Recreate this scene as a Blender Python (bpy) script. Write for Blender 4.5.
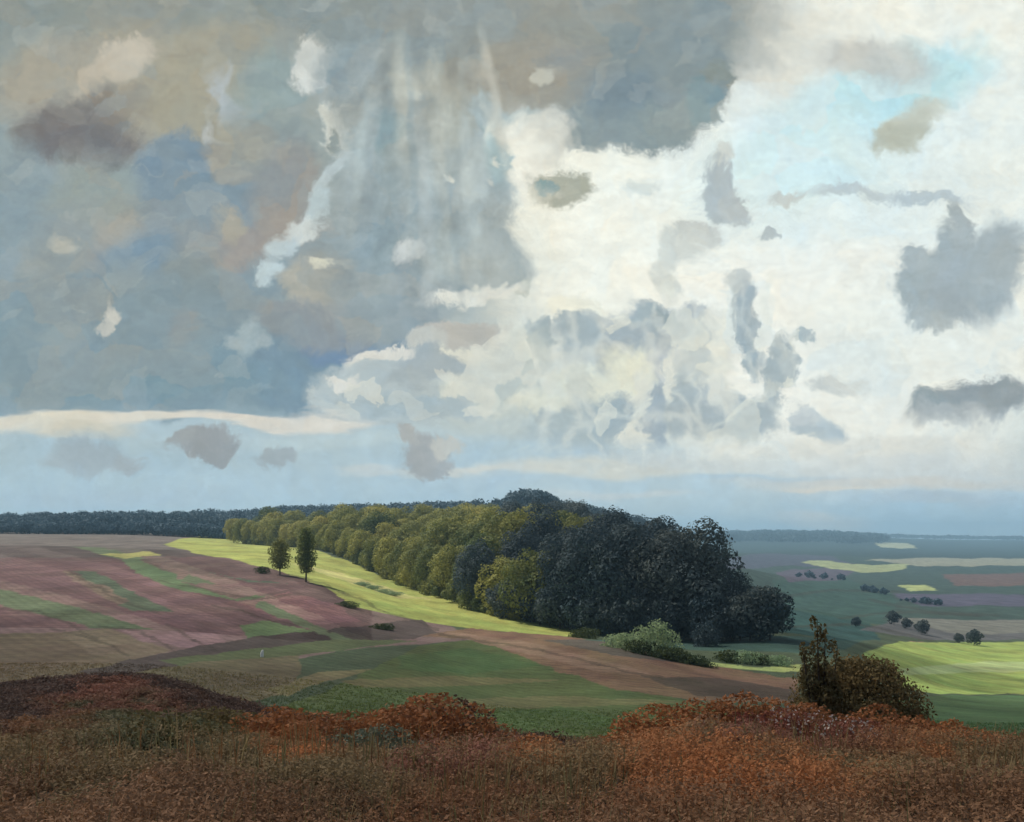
import bpy, math, random
import numpy as np
R = math.radians
rng = np.random.default_rng(7)
random.seed(7)
F = 983.0; CX = 512.0; HZ = 537.0          # focal length, centre column and horizon row of the view, in pixels

sc = bpy.context.scene
col = sc.collection
for o in list(bpy.data.objects):
    bpy.data.objects.remove(o)

def lin(h):
    if isinstance(h, str):
        h = h.lstrip('#'); c = [int(h[i:i+2], 16)/255 for i in (0, 2, 4)]
    else:
        c = h
    return tuple(x/12.92 if x <= .04045 else ((x+.055)/1.055)**2.4 for x in c) + (1.0,)

# ------------------------------------------------------------------ camera
cam = bpy.data.cameras.new('camera'); camo = bpy.data.objects.new('camera', cam); col.objects.link(camo)
cam.sensor_fit = 'HORIZONTAL'; cam.sensor_width = 36; cam.lens = 36*F/1024
cam.shift_y = (HZ-411)/1024; cam.clip_start = .1; cam.clip_end = 60000
camo.location = (0, 0, 0); camo.rotation_euler = (R(90), 0, 0)
sc.camera = camo
sc.view_settings.view_transform = 'Standard'; sc.view_settings.look = 'None'
sc.view_settings.exposure = 0; sc.view_settings.gamma = 1
sc.render.resolution_x = 1024; sc.render.resolution_y = 822
sc.render.engine = 'CYCLES'
sc.cycles.max_bounces = 6; sc.cycles.diffuse_bounces = 3; sc.cycles.transmission_bounces = 4
sc.cycles.volume_bounces = 0; sc.cycles.use_adaptive_sampling = True; sc.cycles.adaptive_threshold = .02; sc.cycles.adaptive_min_samples = 12; sc.cycles.use_denoising = True

# ------------------------------------------------------------------ helpers
def tag(o, label=None, cat=None, group=None, kind=None):
    if label: o['label'] = label
    if cat: o['category'] = cat
    if group: o['group'] = group
    if kind: o['kind'] = kind
    return o
def empty(name, loc, rz=0, s=1.0):
    o = bpy.data.objects.new(name, None); col.objects.link(o)
    o.location = loc; o.rotation_euler = (0, 0, rz); o.scale = (s, s, s) if not isinstance(s, tuple) else s
    o.empty_display_size = .3
    return o
def mesh_obj(name, me, parent=None):
    o = bpy.data.objects.new(name, me); col.objects.link(o); o.parent = parent
    return o
def mesh_np(name, V, faces, mat, smooth=False, colors=None):
    """V (n,3), faces (m,k) array of one arity"""
    me = bpy.data.meshes.new(name)
    V = np.asarray(V, dtype=np.float32); Fc = np.asarray(faces, dtype=np.int32)
    k = Fc.shape[1]
    me.vertices.add(len(V)); me.vertices.foreach_set('co', V.ravel())
    me.loops.add(Fc.size); me.loops.foreach_set('vertex_index', Fc.ravel())
    me.polygons.add(len(Fc)); me.polygons.foreach_set('loop_start', np.arange(0, Fc.size, k, dtype=np.int32))
    me.polygons.foreach_set('loop_total', np.full(len(Fc), k, dtype=np.int32))
    if smooth: me.polygons.foreach_set('use_smooth', np.ones(len(Fc), dtype=bool))
    if colors is not None:
        a = me.color_attributes.new('tint', 'FLOAT_COLOR', 'POINT')
        a.data.foreach_set('color', np.asarray(colors, dtype=np.float32).ravel())
    me.update(); me.validate()
    if mat: me.materials.append(mat)
    return me

# ------------------------------------------------------------------ terrain
PTS = []      # (px, Y, py)
def cp(px, *yp):
    for Y, py in yp: PTS.append((px, Y, py))
def cz(px, *yz):
    for Y, z in yz: PTS.append((px, Y, HZ - z*F/Y))
for px in (-150, 60, 150):
    cz(px, (4, -1.95), (8, -2.45)); cp(px, (14, 756), (19, 716), (25, 684), (40, 706))
cp(-150, (70, 672), (100, 648), (150, 612), (220, 580), (300, 560), (400, 546), (550, 536.5)); cz(-150, (750, 2), (1000, 8), (2000, 9))
cp(60,  (70, 672), (100, 650), (150, 614), (220, 580), (300, 559), (400, 546), (550, 536.5)); cz(60, (750, 2), (1000, 8), (2000, 9))
cp(150, (70, 674), (100, 652), (150, 616), (220, 585), (300, 562), (400, 549), (550, 538.5)); cz(150, (750, 1), (1000, 8), (2000, 9))
cz(300, (4, -2), (8, -2.7)); cp(300, (14, 768), (20, 746), (26, 734), (40, 730), (60, 706), (100, 662), (150, 628), (200, 597), (240, 580), (300, 569), (400, 558.5), (560, 547.5)); cz(300, (750, -3), (1100, 14), (2000, 5))
cz(405, (4, -2), (8, -2.7)); cp(405, (14, 778), (20, 752), (25, 740), (40, 738), (60, 716), (100, 672), (150, 640), (180, 626), (225, 609), (300, 596), (360, 584)); cz(405, (430, -13), (500, -8), (600, -4), (1050, 15))
cz(512, (4, -2), (8, -2.6)); cp(512, (14, 780), (20, 760), (25, 752), (40, 755), (60, 732), (100, 690), (150, 650), (200, 632), (252, 619)); cz(512, (310, -17), (360, -13), (430, -9), (550, -6), (800, 8), (1200, 12), (2500, 0))
cz(610, (4, -2), (8, -2.6)); cp(610, (14, 782), (20, 765), (25, 758), (40, 758), (60, 736), (100, 690), (150, 650), (200, 640), (222, 636)); cz(610, (300, -20), (360, -16), (550, -9), (900, 5), (2500, -10))
cz(700, (4, -2), (8, -2.6)); cp(700, (14, 772), (20, 745), (25, 737), (40, 752), (60, 735), (100, 694), (150, 664), (185, 649), (205, 643)); cz(700, (260, -22), (400, -30), (700, -40), (1500, -45)); cp(700, (3000, 552), (5000, 540), (7000, 536))
cz(800, (4, -2), (8, -2.6)); cp(800, (14, 770), (20, 745), (25, 738), (40, 748), (60, 730), (100, 700), (150, 674), (200, 643), (300, 630), (500, 610), (1000, 583), (2000, 562), (3000, 552), (4500, 543), (6000, 535.5), (9000, 536.5))
cz(950, (4, -2), (8, -2.7)); cp(950, (14, 775), (20, 756), (25, 747), (40, 750), (60, 738), (80, 722), (120, 704), (200, 684), (300, 662), (500, 635), (800, 607), (1500, 578), (3000, 556), (5000, 546), (7000, 540), (9000, 539.5))
cz(1150, (4, -2), (8, -2.8), (14, -3.6), (25, -5.6), (40, -8.5), (80, -15)); cp(1150, (200, 684), (300, 662), (500, 637), (800, 608), (1500, 578), (3000, 556), (5000, 546), (7000, 540), (9000, 539.5))
for px in (-150, 300, 512, 800, 1150):
    cp(px, (14000, 537.8), (25000, 537.4))
P0 = np.array(PTS, float)
def feat(px, Y):
    return np.stack([np.asarray(px)/260.0, np.log(np.asarray(Y))*1.7], -1)
def _phi(d):
    return np.sqrt(d*d + .12)
XF = feat(P0[:, 0], P0[:, 1])
_n = len(XF)
_A = np.zeros((_n+3, _n+3)); _A[:_n, :_n] = _phi(np.linalg.norm(XF[:, None]-XF[None], axis=2)) - np.eye(_n)*0.0
_A[:_n, :_n] += np.eye(_n)*2e-3
_A[:_n, _n] = 1; _A[:_n, _n+1:] = XF; _A[_n:, :_n] = _A[:_n, _n:].T
# slopes interpolated as log of depression below a plane a little above the horizon
_b = np.concatenate([np.log(np.maximum(P0[:, 2]-HZ+60, 8)), np.zeros(3)])
_w = np.linalg.solve(_A, _b)
def row_at(px, Y):
    shp = np.shape(px); q = feat(np.ravel(px), np.ravel(Y)); out = np.empty(len(q))
    for i in range(0, len(q), 40000):
        qq = q[i:i+40000]; d = np.linalg.norm(qq[:, None]-XF[None], axis=2)
        out[i:i+40000] = _phi(d) @ _w[:_n] + _w[_n] + qq @ _w[_n+1:]
    return (np.exp(out)+HZ-60).reshape(shp)
def vnoise(x, y, seed=0):
    xi = np.floor(x).astype(np.int64); yi = np.floor(y).astype(np.int64); fx = x-xi; fy = y-yi
    fx = fx*fx*(3-2*fx); fy = fy*fy*(3-2*fy)
    def h(a, b):
        n = (a*374761393 + b*668265263 + seed*1442695041) & 0x7fffffff
        n = ((n ^ (n >> 13))*1274126177) & 0x7fffffff
        return ((n ^ (n >> 16)) & 0xffff)/65535.0
    return (h(xi, yi)*(1-fx)+h(xi+1, yi)*fx)*(1-fy)+(h(xi, yi+1)*(1-fx)+h(xi+1, yi+1)*fx)*fy
def fbm(x, y, seed=0, o=4):
    s = 0; a = .5
    for k in range(o):
        s = s + a*vnoise(x*2**k, y*2**k, seed+k); a *= .5
    return s/(1-.5**o)
def height(x, y):
    x = np.asarray(x, float); y = np.asarray(y, float)
    Ye = np.maximum(y, 4.0)
    px = np.clip(CX + F*x/Ye, -150, 1150)
    z = -(row_at(px, Ye)-HZ)*Ye/F
    near = np.clip(1-np.abs(y)/34, 0, 1)
    z = z + near*((fbm(x*.35+9, y*.35, 3)-.5)*.8+(fbm(x*.8+3, y*.8, 8)-.5)*.5)*np.clip((np.hypot(x, y)-2)/5, 0, 1)
    z = z + np.clip((y-40)/300, 0, 1)*(fbm(x/60, y/60, 5)-.5)*.8
    z = np.where(y < 4, np.minimum(z, -1.75), z)
    return z
def P(px, Y, dz=0.0):
    x = (px-CX)/F*Y
    return (float(x), float(Y), float(height(x, Y))+dz)

# --- field colours, with sun patches and cloud shade put in: (colour, polygon as seen, nearest and farthest Y)
FIELDS = [
 # colour, Ymin, Ymax, polygon
 ((.155,.108,.100), 60, 900, [(-200,525),(230,531),(300,548),(420,605),(470,640),(340,650),(200,680),(-200,690)]),          # bare ploughland, warm mauve
 ((.135,.115,.105), 250, 900, [(-200,525),(190,531),(180,541),(235,556),(180,557),(90,557),(-200,559)]),
 ((.30,.29,.10), 250, 700, [(100,554),(150,552),(165,556),(120,558)]),  # thin patch of sunlight, put into the colour
 ((.30,.32,.09), 200, 900, [(165,544),(178,539),(215,534),(255,534),(300,545),(345,560),(400,582),(470,606),(540,620),(590,632),(580,641),(520,640),(494,634),(418,625),(384,621),(358,613),(336,593),(290,573),(235,561),(190,552)]),      # sunlit strip by the wood, the sunlight put into a paler field colour
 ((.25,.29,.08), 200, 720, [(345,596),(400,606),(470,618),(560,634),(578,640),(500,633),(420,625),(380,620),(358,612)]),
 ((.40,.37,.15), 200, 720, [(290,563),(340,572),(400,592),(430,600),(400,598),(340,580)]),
 ((.175,.112,.112), 60, 400, [(-200,562),(110,560),(170,572),(220,590),(300,612),(360,625),(240,640),(120,640),(-200,650)]),
 ((.085,.12,.06), 60, 400, [(118,560),(135,557),(160,570),(210,585),(265,597),(240,600),(180,590),(140,575)]),
 ((.070,.090,.058), 60, 400, [(75,570),(95,572),(150,600),(175,612),(130,610),(95,590)]),
 ((.060,.088,.060), 60, 400, [(200,570),(235,578),(290,584),(250,582),(215,574)]),
 ((.225,.142,.148), 60, 400, [(95,618),(150,612),(185,622),(225,642),(190,648),(145,640)]),
 ((.235,.138,.142), 60, 400, [(235,603),(290,592),(340,604),(360,622),(300,625)]),
 ((.22,.145,.14), 60, 400, [(150,562),(215,578),(290,590),(235,598),(190,585)]),
 ((.19,.15,.115), 60, 400, [(62,570),(70,571),(130,600),(120,604),(90,590)]),
 ((.095,.135,.062), 60, 400, [(240,626),(262,620),(310,630),(345,634),(300,640),(250,640)]),
 ((.125,.095,.065), 40, 220, [(-200,640),(60,632),(110,640),(150,658),(60,690),(-200,690)]),
 ((.155,.12,.085), 40, 220, [(60,632),(110,628),(170,650),(130,660),(95,655)]),
 ((.075,.058,.054), 40, 220, [(80,672),(150,655),(260,636),(420,620),(440,634),(330,648),(200,662),(110,680)]),      # dark lane along the crest
 ((.085,.10,.050), 40, 220, [(160,660),(330,640),(420,640),(300,655),(200,672)]),
 ((.12,.10,.062), 40, 220, [(120,675),(200,662),(300,655),(300,690),(240,705),(140,690)]),
 ((.145,.128,.068), 40, 220, [(270,690),(320,672),(390,668),(330,680),(285,696)]),
 ((.078,.100,.040), 35, 260, [(255,715),(330,690),(420,645),(470,640),(520,650),(650,690),(760,720),(960,745),(900,800),(200,800)]),  # green meadow
 ((.064,.098,.038), 35, 260, [(400,655),(470,648),(540,665),(470,675),(395,668)]),
 ((.125,.115,.055), 35, 260, [(340,680),(450,676),(560,680),(480,686),(360,688)]),
 ((.12,.118,.055), 35, 260, [(420,700),(560,696),(700,702),(560,708),(440,708)]),
 ((.078,.11,.042), 35, 260, [(470,715),(560,706),(620,720),(560,740),(480,735)]),
 ((.150,.092,.062), 40, 260, [(420,636),(470,628),(560,636),(620,644),(700,664),(800,680),(800,704),(700,700),(620,690),(540,664),(480,640)]), # brown fallow slope
 ((.19,.122,.088), 40, 260, [(440,632),(520,640),(620,664),(660,676),(600,672),(500,648)]),
 ((.075,.055,.042), 40, 260, [(640,676),(720,678),(800,690),(800,700),(700,696)]),
 ((.085,.072,.060), 40, 260, [(540,640),(600,640),(680,662),(620,656)]),
 # valley: sun patches and cloud shade are put into these colours
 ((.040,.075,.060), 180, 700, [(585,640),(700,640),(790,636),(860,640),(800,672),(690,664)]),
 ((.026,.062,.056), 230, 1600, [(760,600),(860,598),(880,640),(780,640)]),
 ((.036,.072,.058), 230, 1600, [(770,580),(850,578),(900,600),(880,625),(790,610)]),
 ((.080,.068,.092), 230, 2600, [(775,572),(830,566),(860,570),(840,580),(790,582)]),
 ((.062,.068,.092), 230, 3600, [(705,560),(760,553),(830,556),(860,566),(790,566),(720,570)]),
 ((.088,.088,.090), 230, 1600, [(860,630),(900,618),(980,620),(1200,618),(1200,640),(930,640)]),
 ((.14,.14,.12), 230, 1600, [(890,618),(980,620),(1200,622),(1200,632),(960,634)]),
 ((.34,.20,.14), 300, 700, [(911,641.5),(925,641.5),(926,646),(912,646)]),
 ((.24,.30,.085), 150, 900, [(862,652),(900,642),(980,642),(1200,640),(1200,694),(930,694),(880,680)]),           # valley meadow, a patch of sunlight put into its colour
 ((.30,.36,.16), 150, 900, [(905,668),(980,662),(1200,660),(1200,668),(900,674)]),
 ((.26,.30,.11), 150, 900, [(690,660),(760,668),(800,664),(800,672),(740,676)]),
 ((.06,.10,.045), 45, 330, [(860,700),(930,696),(1200,694),(1200,770),(920,770)]),
 ((.27,.30,.15), 900, 5000, [(798,562),(830,561),(870,566),(915,563),(905,571),(870,573),(830,568)]),  # distant patch of sunlight, put into the field colour
 ((.23,.23,.17), 900, 5000, [(865,560),(920,558),(1200,559),(1200,564),(930,566)]),
 ((.30,.34,.14), 900, 5000, [(895,586),(925,585),(935,590),(910,592)]),
 ((.072,.068,.10), 500, 5000, [(890,594),(980,594),(1200,594),(1200,606),(920,606)]),
 ((.11,.07,.06), 500, 5000, [(945,575),(990,573),(1200,574),(1200,585),(960,586)]),
 ((.34,.36,.22), 4000, 9500, [(872,541),(905,543),(915,549),(880,547)]),
 ((.30,.33,.12), 4000, 9500, [(815,536),(845,533),(860,537),(840,539)]),
]
def inpoly(px, py, poly):
    c = np.zeros(px.shape, bool); n = len(poly)
    for i in range(n):
        x1, y1 = poly[i]; x2, y2 = poly[(i+1) % n]
        if y1 == y2: continue
        k = ((y1 > py) != (y2 > py)) & (px < (x2-x1)*(py-y1)/(y2-y1)+x1)
        c ^= k
    return c

BALKS = [[(72,571),(100,590),(130,603),(160,613)], [(97,626),(139,630),(177,652)], [(162,581),(218,592),(263,599),(299,594)], [(215,606),(243,611),(276,622),(299,625)],
 [(50,628),(86,637),(114,647),(129,656)], [(167,625),(192,640),(213,649)], [(-120,600),(40,612),(100,640)], [(290,574),(345,592),(385,612),(440,630)], [(440,634),(540,650),(640,674),(700,682)],
 [(760,600),(830,590),(900,592)], [(840,618),(900,612),(980,616)], [(870,600),(930,612),(1000,616)], [(780,628),(860,624),(930,640)]]
def field_colour(X, Y, Z):
    """plot colour at each ground point, sun patches and cloud shade included"""
    pr = HZ - Z*F/np.maximum(Y, 2); pc = CX + F*X/np.maximum(Y, 2)
    qx = pc + (fbm(pc/18, pr/7, 11)-.5)*14; qy = pr + (fbm(pc/18+40, pr/7+9, 23)-.5)*3.2
    C = np.empty(Y.shape+(3,)); C[...] = (.060, .078, .046)
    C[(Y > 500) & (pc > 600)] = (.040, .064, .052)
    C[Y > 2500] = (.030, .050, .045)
    C[Y < 36] = (.050, .036, .024)
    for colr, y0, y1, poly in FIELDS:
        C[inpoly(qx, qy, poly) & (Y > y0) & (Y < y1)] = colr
    # the hill is worked in narrow strips running down to the right
    t = (qy-560-.30*(qx-120)-.00035*(qx-120)**2)/8.5; k = np.floor(t).astype(np.int64); hsh = (k*7919 % 97)/97.0; hs2 = (k*3571 % 89)/89.0
    m = (qx < 372) & (Y < 400) & (Y > 130) & (C[..., 0] > C[..., 1]*1.12)
    tone = np.stack([.54+.32*hsh, .47+.32*hsh+.08*(hs2 > .7), .48+.33*hsh], -1)  # tone also darkens the whole hill, cloud shade put into its colour
    C[m] *= tone[m]
    gr = m & (hs2 > .84) & (fbm(qx/60, qy/30, 77) > .44)
    C[gr] = (.090, .112, .064)
    for ln in BALKS:
        for (x1, y1), (x2, y2) in zip(ln[:-1], ln[1:]):
            t = np.clip(((qx-x1)*(x2-x1)+(qy-y1)*(y2-y1))/((x2-x1)**2+(y2-y1)**2), 0, 1)
            d = np.hypot(qx-x1-t*(x2-x1), (qy-y1-t*(y2-y1))*1.0)
            m = (d < 1.25) & (Y > 50) & (Y < 1500)
            C[m] = C[m]*.55 + np.array((.055, .045, .03))*.3
    C[Y < 30] = (.070, .048, .032)
    return C
def build_ground():
    nu = 760
    t = np.linspace(-1, 1, nu); u = .57*t + .75*t**5
    ys = np.concatenate([np.linspace(-60, 2, 12)[:-1], np.exp(np.linspace(math.log(2), math.log(9200), 900))])
    Y = np.repeat(ys[:, None], nu, 1); X = u[None]*np.sqrt(Y**2+18**2)
    Z = height(X, Y)
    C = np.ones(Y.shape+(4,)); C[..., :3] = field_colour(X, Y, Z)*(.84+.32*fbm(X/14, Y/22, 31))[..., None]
    n = Y.shape[0]
    I = np.arange(n*nu).reshape(n, nu)
    q = np.stack([I[:-1, :-1], I[:-1, 1:], I[1:, 1:], I[1:, :-1]], -1).reshape(-1, 4)
    me = mesh_np('ground', np.stack([X, Y, Z], -1).reshape(-1, 3), q, MAT['ground'], True, C.reshape(-1, 4))
    return tag(mesh_obj('ground', me), kind='structure')

# ------------------------------------------------------------------ materials
MAT = {}
def newmat(name):
    m = bpy.data.materials.new(name); m.use_nodes = True
    nt = m.node_tree; nt.nodes.clear()
    out = nt.nodes.new('ShaderNodeOutputMaterial'); out.name = 'out'
    return m, nt, out
def nd(nt, typ, **kw):
    n = nt.nodes.new(typ)
    for k, v in kw.items():
        if k.startswith('i_'):
            key = k[2:]; key = int(key) if key.isdigit() else key
            n.inputs[key].default_value = v
        else: setattr(n, k, v)
    return n

def ground_mat():
    m, nt, out = newmat('ground'); L = nt.links.new
    b = nd(nt, 'ShaderNodeBsdfPrincipled'); b.inputs['Roughness'].default_value = .95; b.inputs['Specular IOR Level'].default_value = .1
    at = nd(nt, 'ShaderNodeAttribute', attribute_name='tint')
    geo = nd(nt, 'ShaderNodeNewGeometry')
    mp = nd(nt, 'ShaderNodeMapping'); mp.inputs['Scale'].default_value = (1, .35, 1); mp.inputs['Rotation'].default_value = (0, 0, R(28))
    L(geo.outputs['Position'], mp.inputs[0])
    n1 = nd(nt, 'ShaderNodeTexNoise'); n1.inputs['Scale'].default_value = .11; n1.inputs['Detail'].default_value = 8; n1.inputs['Roughness'].default_value = .66
    L(mp.outputs[0], n1.inputs['Vector'])
    # drill rows and tufts of growth
    mp2 = nd(nt, 'ShaderNodeMapping'); mp2.inputs['Rotation'].default_value = (0, 0, R(-38)); mp2.inputs['Scale'].default_value = (.06, .9, 1)
    L(geo.outputs['Position'], mp2.inputs[0])
    n2 = nd(nt, 'ShaderNodeTexNoise'); n2.inputs['Scale'].default_value = .9; n2.inputs['Detail'].default_value = 6; n2.inputs['Roughness'].default_value = .7
    L(mp2.outputs[0], n2.inputs['Vector'])
    n3 = nd(nt, 'ShaderNodeTexNoise'); n3.inputs['Scale'].default_value = 2.2; n3.inputs['Detail'].default_value = 6; n3.inputs['Roughness'].default_value = .75
    L(geo.outputs['Position'], n3.inputs['Vector'])
    r1 = nd(nt, 'ShaderNodeMapRange'); r1.inputs[1].default_value = .3; r1.inputs[2].default_value = .7; r1.inputs[3].default_value = .62; r1.inputs[4].default_value = 1.38
    L(n1.outputs[0], r1.inputs[0])
    r2 = nd(nt, 'ShaderNodeMapRange'); r2.inputs[1].default_value = .3; r2.inputs[2].default_value = .7; r2.inputs[3].default_value = .72; r2.inputs[4].default_value = 1.28
    L(n2.outputs[0], r2.inputs[0])
    r3 = nd(nt, 'ShaderNodeMapRange'); r3.inputs[1].default_value = .3; r3.inputs[2].default_value = .7; r3.inputs[3].default_value = .7; r3.inputs[4].default_value = 1.3
    L(n3.outputs[0], r3.inputs[0])
    a = nd(nt, 'ShaderNodeMath', operation='MULTIPLY'); L(r1.outputs[0], a.inputs[0]); L(r2.outputs[0], a.inputs[1])
    a2 = nd(nt, 'ShaderNodeMath', operation='MULTIPLY'); L(a.outputs[0], a2.inputs[0]); L(r3.outputs[0], a2.inputs[1])
    dt = nd(nt, 'ShaderNodeVectorMath', operation='DOT_PRODUCT'); dt.inputs[1].default_value = (.82, .57, 0); L(geo.outputs['Position'], dt.inputs[0])
    ph = nd(nt, 'ShaderNodeMath', operation='MULTIPLY_ADD'); L(n1.outputs[0], ph.inputs[0]); ph.inputs[1].default_value = 9; 
    fq = nd(nt, 'ShaderNodeMath', operation='MULTIPLY'); L(dt.outputs['Value'], fq.inputs[0]); fq.inputs[1].default_value = 2*math.pi/1.7; L(fq.outputs[0], ph.inputs[2])
    sn = nd(nt, 'ShaderNodeMath', operation='SINE'); L(ph.outputs[0], sn.inputs[0])
    fu = nd(nt, 'ShaderNodeMath', operation='MULTIPLY_ADD'); L(sn.outputs[0], fu.inputs[0]); fu.inputs[1].default_value = .075; fu.inputs[2].default_value = 1
    a3 = nd(nt, 'ShaderNodeMath', operation='MULTIPLY'); L(a2.outputs[0], a3.inputs[0]); L(fu.outputs[0], a3.inputs[1]); a2 = a3
    hs = nd(nt, 'ShaderNodeHueSaturation')
    r4 = nd(nt, 'ShaderNodeMapRange'); r4.inputs[1].default_value = .3; r4.inputs[2].default_value = .7; r4.inputs[3].default_value = .47; r4.inputs[4].default_value = .535
    L(n1.outputs[1], r4.inputs[0]); L(r4.outputs[0], hs.inputs['Hue']); L(a2.outputs[0], hs.inputs['Value']); L(at.outputs['Color'], hs.inputs['Color'])
    L(hs.outputs[0], b.inputs['Base Color'])
    bp = nd(nt, 'ShaderNodeBump'); bp.inputs['Strength'].default_value = .55; bp.inputs['Distance'].default_value = .25
    ad = nd(nt, 'ShaderNodeMath', operation='ADD'); L(n2.outputs[0], ad.inputs[0]); L(n3.outputs[0], ad.inputs[1])
    L(ad.outputs[0], bp.inputs['Height']); L(bp.outputs[0], b.inputs['Normal'])
    L(b.outputs[0], out.inputs[0])
    return m

def leaf_mat(name, c1, c2, trans=.35, scale=.35, tint=False):
    m, nt, out = newmat(name); L = nt.links.new
    geo = nd(nt, 'ShaderNodeNewGeometry'); oi = nd(nt, 'ShaderNodeObjectInfo')
    if tint:
        at = nd(nt, 'ShaderNodeAttribute', attribute_name='tint')
        base = at.outputs['Color']
        n = nd(nt, 'ShaderNodeTexNoise'); n.inputs['Scale'].default_value = scale; n.inputs['Detail'].default_value = 4
        L(geo.outputs['Position'], n.inputs['Vector'])
    else:
        n = nd(nt, 'ShaderNodeTexNoise'); n.inputs['Scale'].default_value = scale; n.inputs['Detail'].default_value = 4
        L(geo.outputs['Position'], n.inputs['Vector'])
        ad = nd(nt, 'ShaderNodeMath', operation='MULTIPLY_ADD'); L(oi.outputs['Random'], ad.inputs[0]); ad.inputs[1].default_value = .5; L(n.outputs[0], ad.inputs[2])
        mr = nd(nt, 'ShaderNodeMapRange'); mr.inputs[1].default_value = .45; mr.inputs[2].default_value = 1.05
        L(ad.outputs[0], mr.inputs[0])
        mx = nd(nt, 'ShaderNodeMix', data_type='RGBA'); mx.inputs[6].default_value = c1+(1,); mx.inputs[7].default_value = c2+(1,)
        L(mr.outputs[0], mx.inputs[0]); base = mx.outputs[2]
    hs = nd(nt, 'ShaderNodeHueSaturation'); L(base, hs.inputs['Color'])
    v = nd(nt, 'ShaderNodeMapRange'); v.inputs[3].default_value = .82; v.inputs[4].default_value = 1.18
    L(geo.outputs['Random Per Island'], v.inputs[0]); L(v.outputs[0], hs.inputs['Value'])
    b = nd(nt, 'ShaderNodeBsdfPrincipled'); b.inputs['Roughness'].default_value = .75; b.inputs['Specular IOR Level'].default_value = .15
    t = nd(nt, 'ShaderNodeBsdfTranslucent'); ms = nd(nt, 'ShaderNodeMixShader'); ms.inputs[0].default_value = trans
    L(hs.outputs[0], b.inputs['Base Color']); L(hs.outputs[0], t.inputs[0])
    L(b.outputs[0], ms.inputs[1]); L(t.outputs[0], ms.inputs[2]); L(ms.outputs[0], out.inputs[0])
    return m
def plain_mat(name, c, rough=.85, var=.3, scale=6, bump=.2):
    m, nt, out = newmat(name); L = nt.links.new
    b = nd(nt, 'ShaderNodeBsdfPrincipled'); b.inputs['Roughness'].default_value = rough; b.inputs['Specular IOR Level'].default_value = .2
    tc = nd(nt, 'ShaderNodeTexCoord'); n = nd(nt, 'ShaderNodeTexNoise'); n.inputs['Scale'].default_value = scale; n.inputs['Detail'].default_value = 6
    L(tc.outputs['Object'], n.inputs['Vector'])
    mr = nd(nt, 'ShaderNodeMapRange'); mr.inputs[1].default_value = .3; mr.inputs[2].default_value = .7; mr.inputs[3].default_value = 1-var; mr.inputs[4].default_value = 1+var
    L(n.outputs[0], mr.inputs[0])
    hs = nd(nt, 'ShaderNodeHueSaturation'); hs.inputs['Color'].default_value = c+(1,); L(mr.outputs[0], hs.inputs['Value'])
    L(hs.outputs[0], b.inputs['Base Color'])
    bp = nd(nt, 'ShaderNodeBump'); bp.inputs['Strength'].default_value = bump; L(n.outputs[0], bp.inputs['Height']); L(bp.outputs[0], b.inputs['Normal'])
    L(b.outputs[0], out.inputs[0])
    return m

MAT['ground'] = ground_mat()
MAT['bark'] = plain_mat('bark', (.055, .042, .032), .9, .4, 4)
MAT['leaf_sunlit'] = leaf_mat('leaf_sunlit', (.22, .235, .058), (.44, .39, .105), .3, .12)  # sunlit crowns: the sunlight is put into a yellower leaf colour
MAT['leaf_half_lit'] = leaf_mat('leaf_half_lit', (.095, .130, .050), (.36, .34, .090), .3, .12)  # half-lit crowns: part of the sunlight is put into the leaf colour
MAT['leaf_shaded'] = leaf_mat('leaf_shaded', (.050, .080, .096), (.100, .120, .114), .25, .12)  # shaded crowns: cloud shade is put into a darker, bluer leaf colour
MAT['leaf_hazed'] = leaf_mat('leaf_hazed', (.062, .112, .150), (.080, .130, .160), .2, .02)  # blue of the distance haze is put into the leaf colour
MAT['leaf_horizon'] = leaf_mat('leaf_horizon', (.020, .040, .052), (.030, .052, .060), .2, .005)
MAT['leaf_slim'] = leaf_mat('leaf_slim', (.12, .155, .050), (.22, .22, .075), .35, .8)
MAT['leaf_pale'] = leaf_mat('leaf_pale', (.20, .29, .17), (.31, .38, .20), .35, .8)
MAT['leaf_hedge'] = leaf_mat('leaf_hedge', (.035, .055, .022), (.075, .095, .035), .3, .6)
MAT['leaf_bush'] = leaf_mat('leaf_bush', (.105, .096, .045), (.21, .145, .062), .3, 1.6)
MAT['leaf_sapling'] = leaf_mat('leaf_sapling', (.080, .092, .036), (.15, .105, .042), .3, 2.2)
MAT['leaf_rust'] = leaf_mat('leaf_rust', (.22, .090, .042), (.40, .165, .065), .3, 1.3)
MAT['leaf_heather'] = leaf_mat('leaf_heather', (.085, .056, .044), (.15, .080, .055), .2, 1.3)
MAT['leaf_grey'] = leaf_mat('leaf_grey', (.13, .145, .10), (.21, .19, .12), .25, 1.3)
MAT['leaf_red'] = leaf_mat('leaf_red', (.20, .065, .045), (.26, .11, .075), .25, 1.3)
MAT['flower'] = leaf_mat('flower', (.38, .27, .26), (.55, .48, .42), .3, 3.0)
MAT['leaf_tint'] = leaf_mat('leaf_tint', (0, 0, 0), (0, 0, 0), .28, 1.0, tint=True)
MAT['grass'] = leaf_mat('grass', (0, 0, 0), (0, 0, 0), .5, 1.0, tint=True)
MAT['roof'] = plain_mat('roof', (.33, .22, .17), .8, .15, 3)
MAT['wall'] = plain_mat('wall', (.50, .40, .33), .9, .12, 2)
MAT['wood'] = plain_mat('wood', (.08, .05, .035), .8, .2, 3)
MAT['stone'] = plain_mat('stone', (.72, .70, .66), .8, .1, 3)
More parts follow.
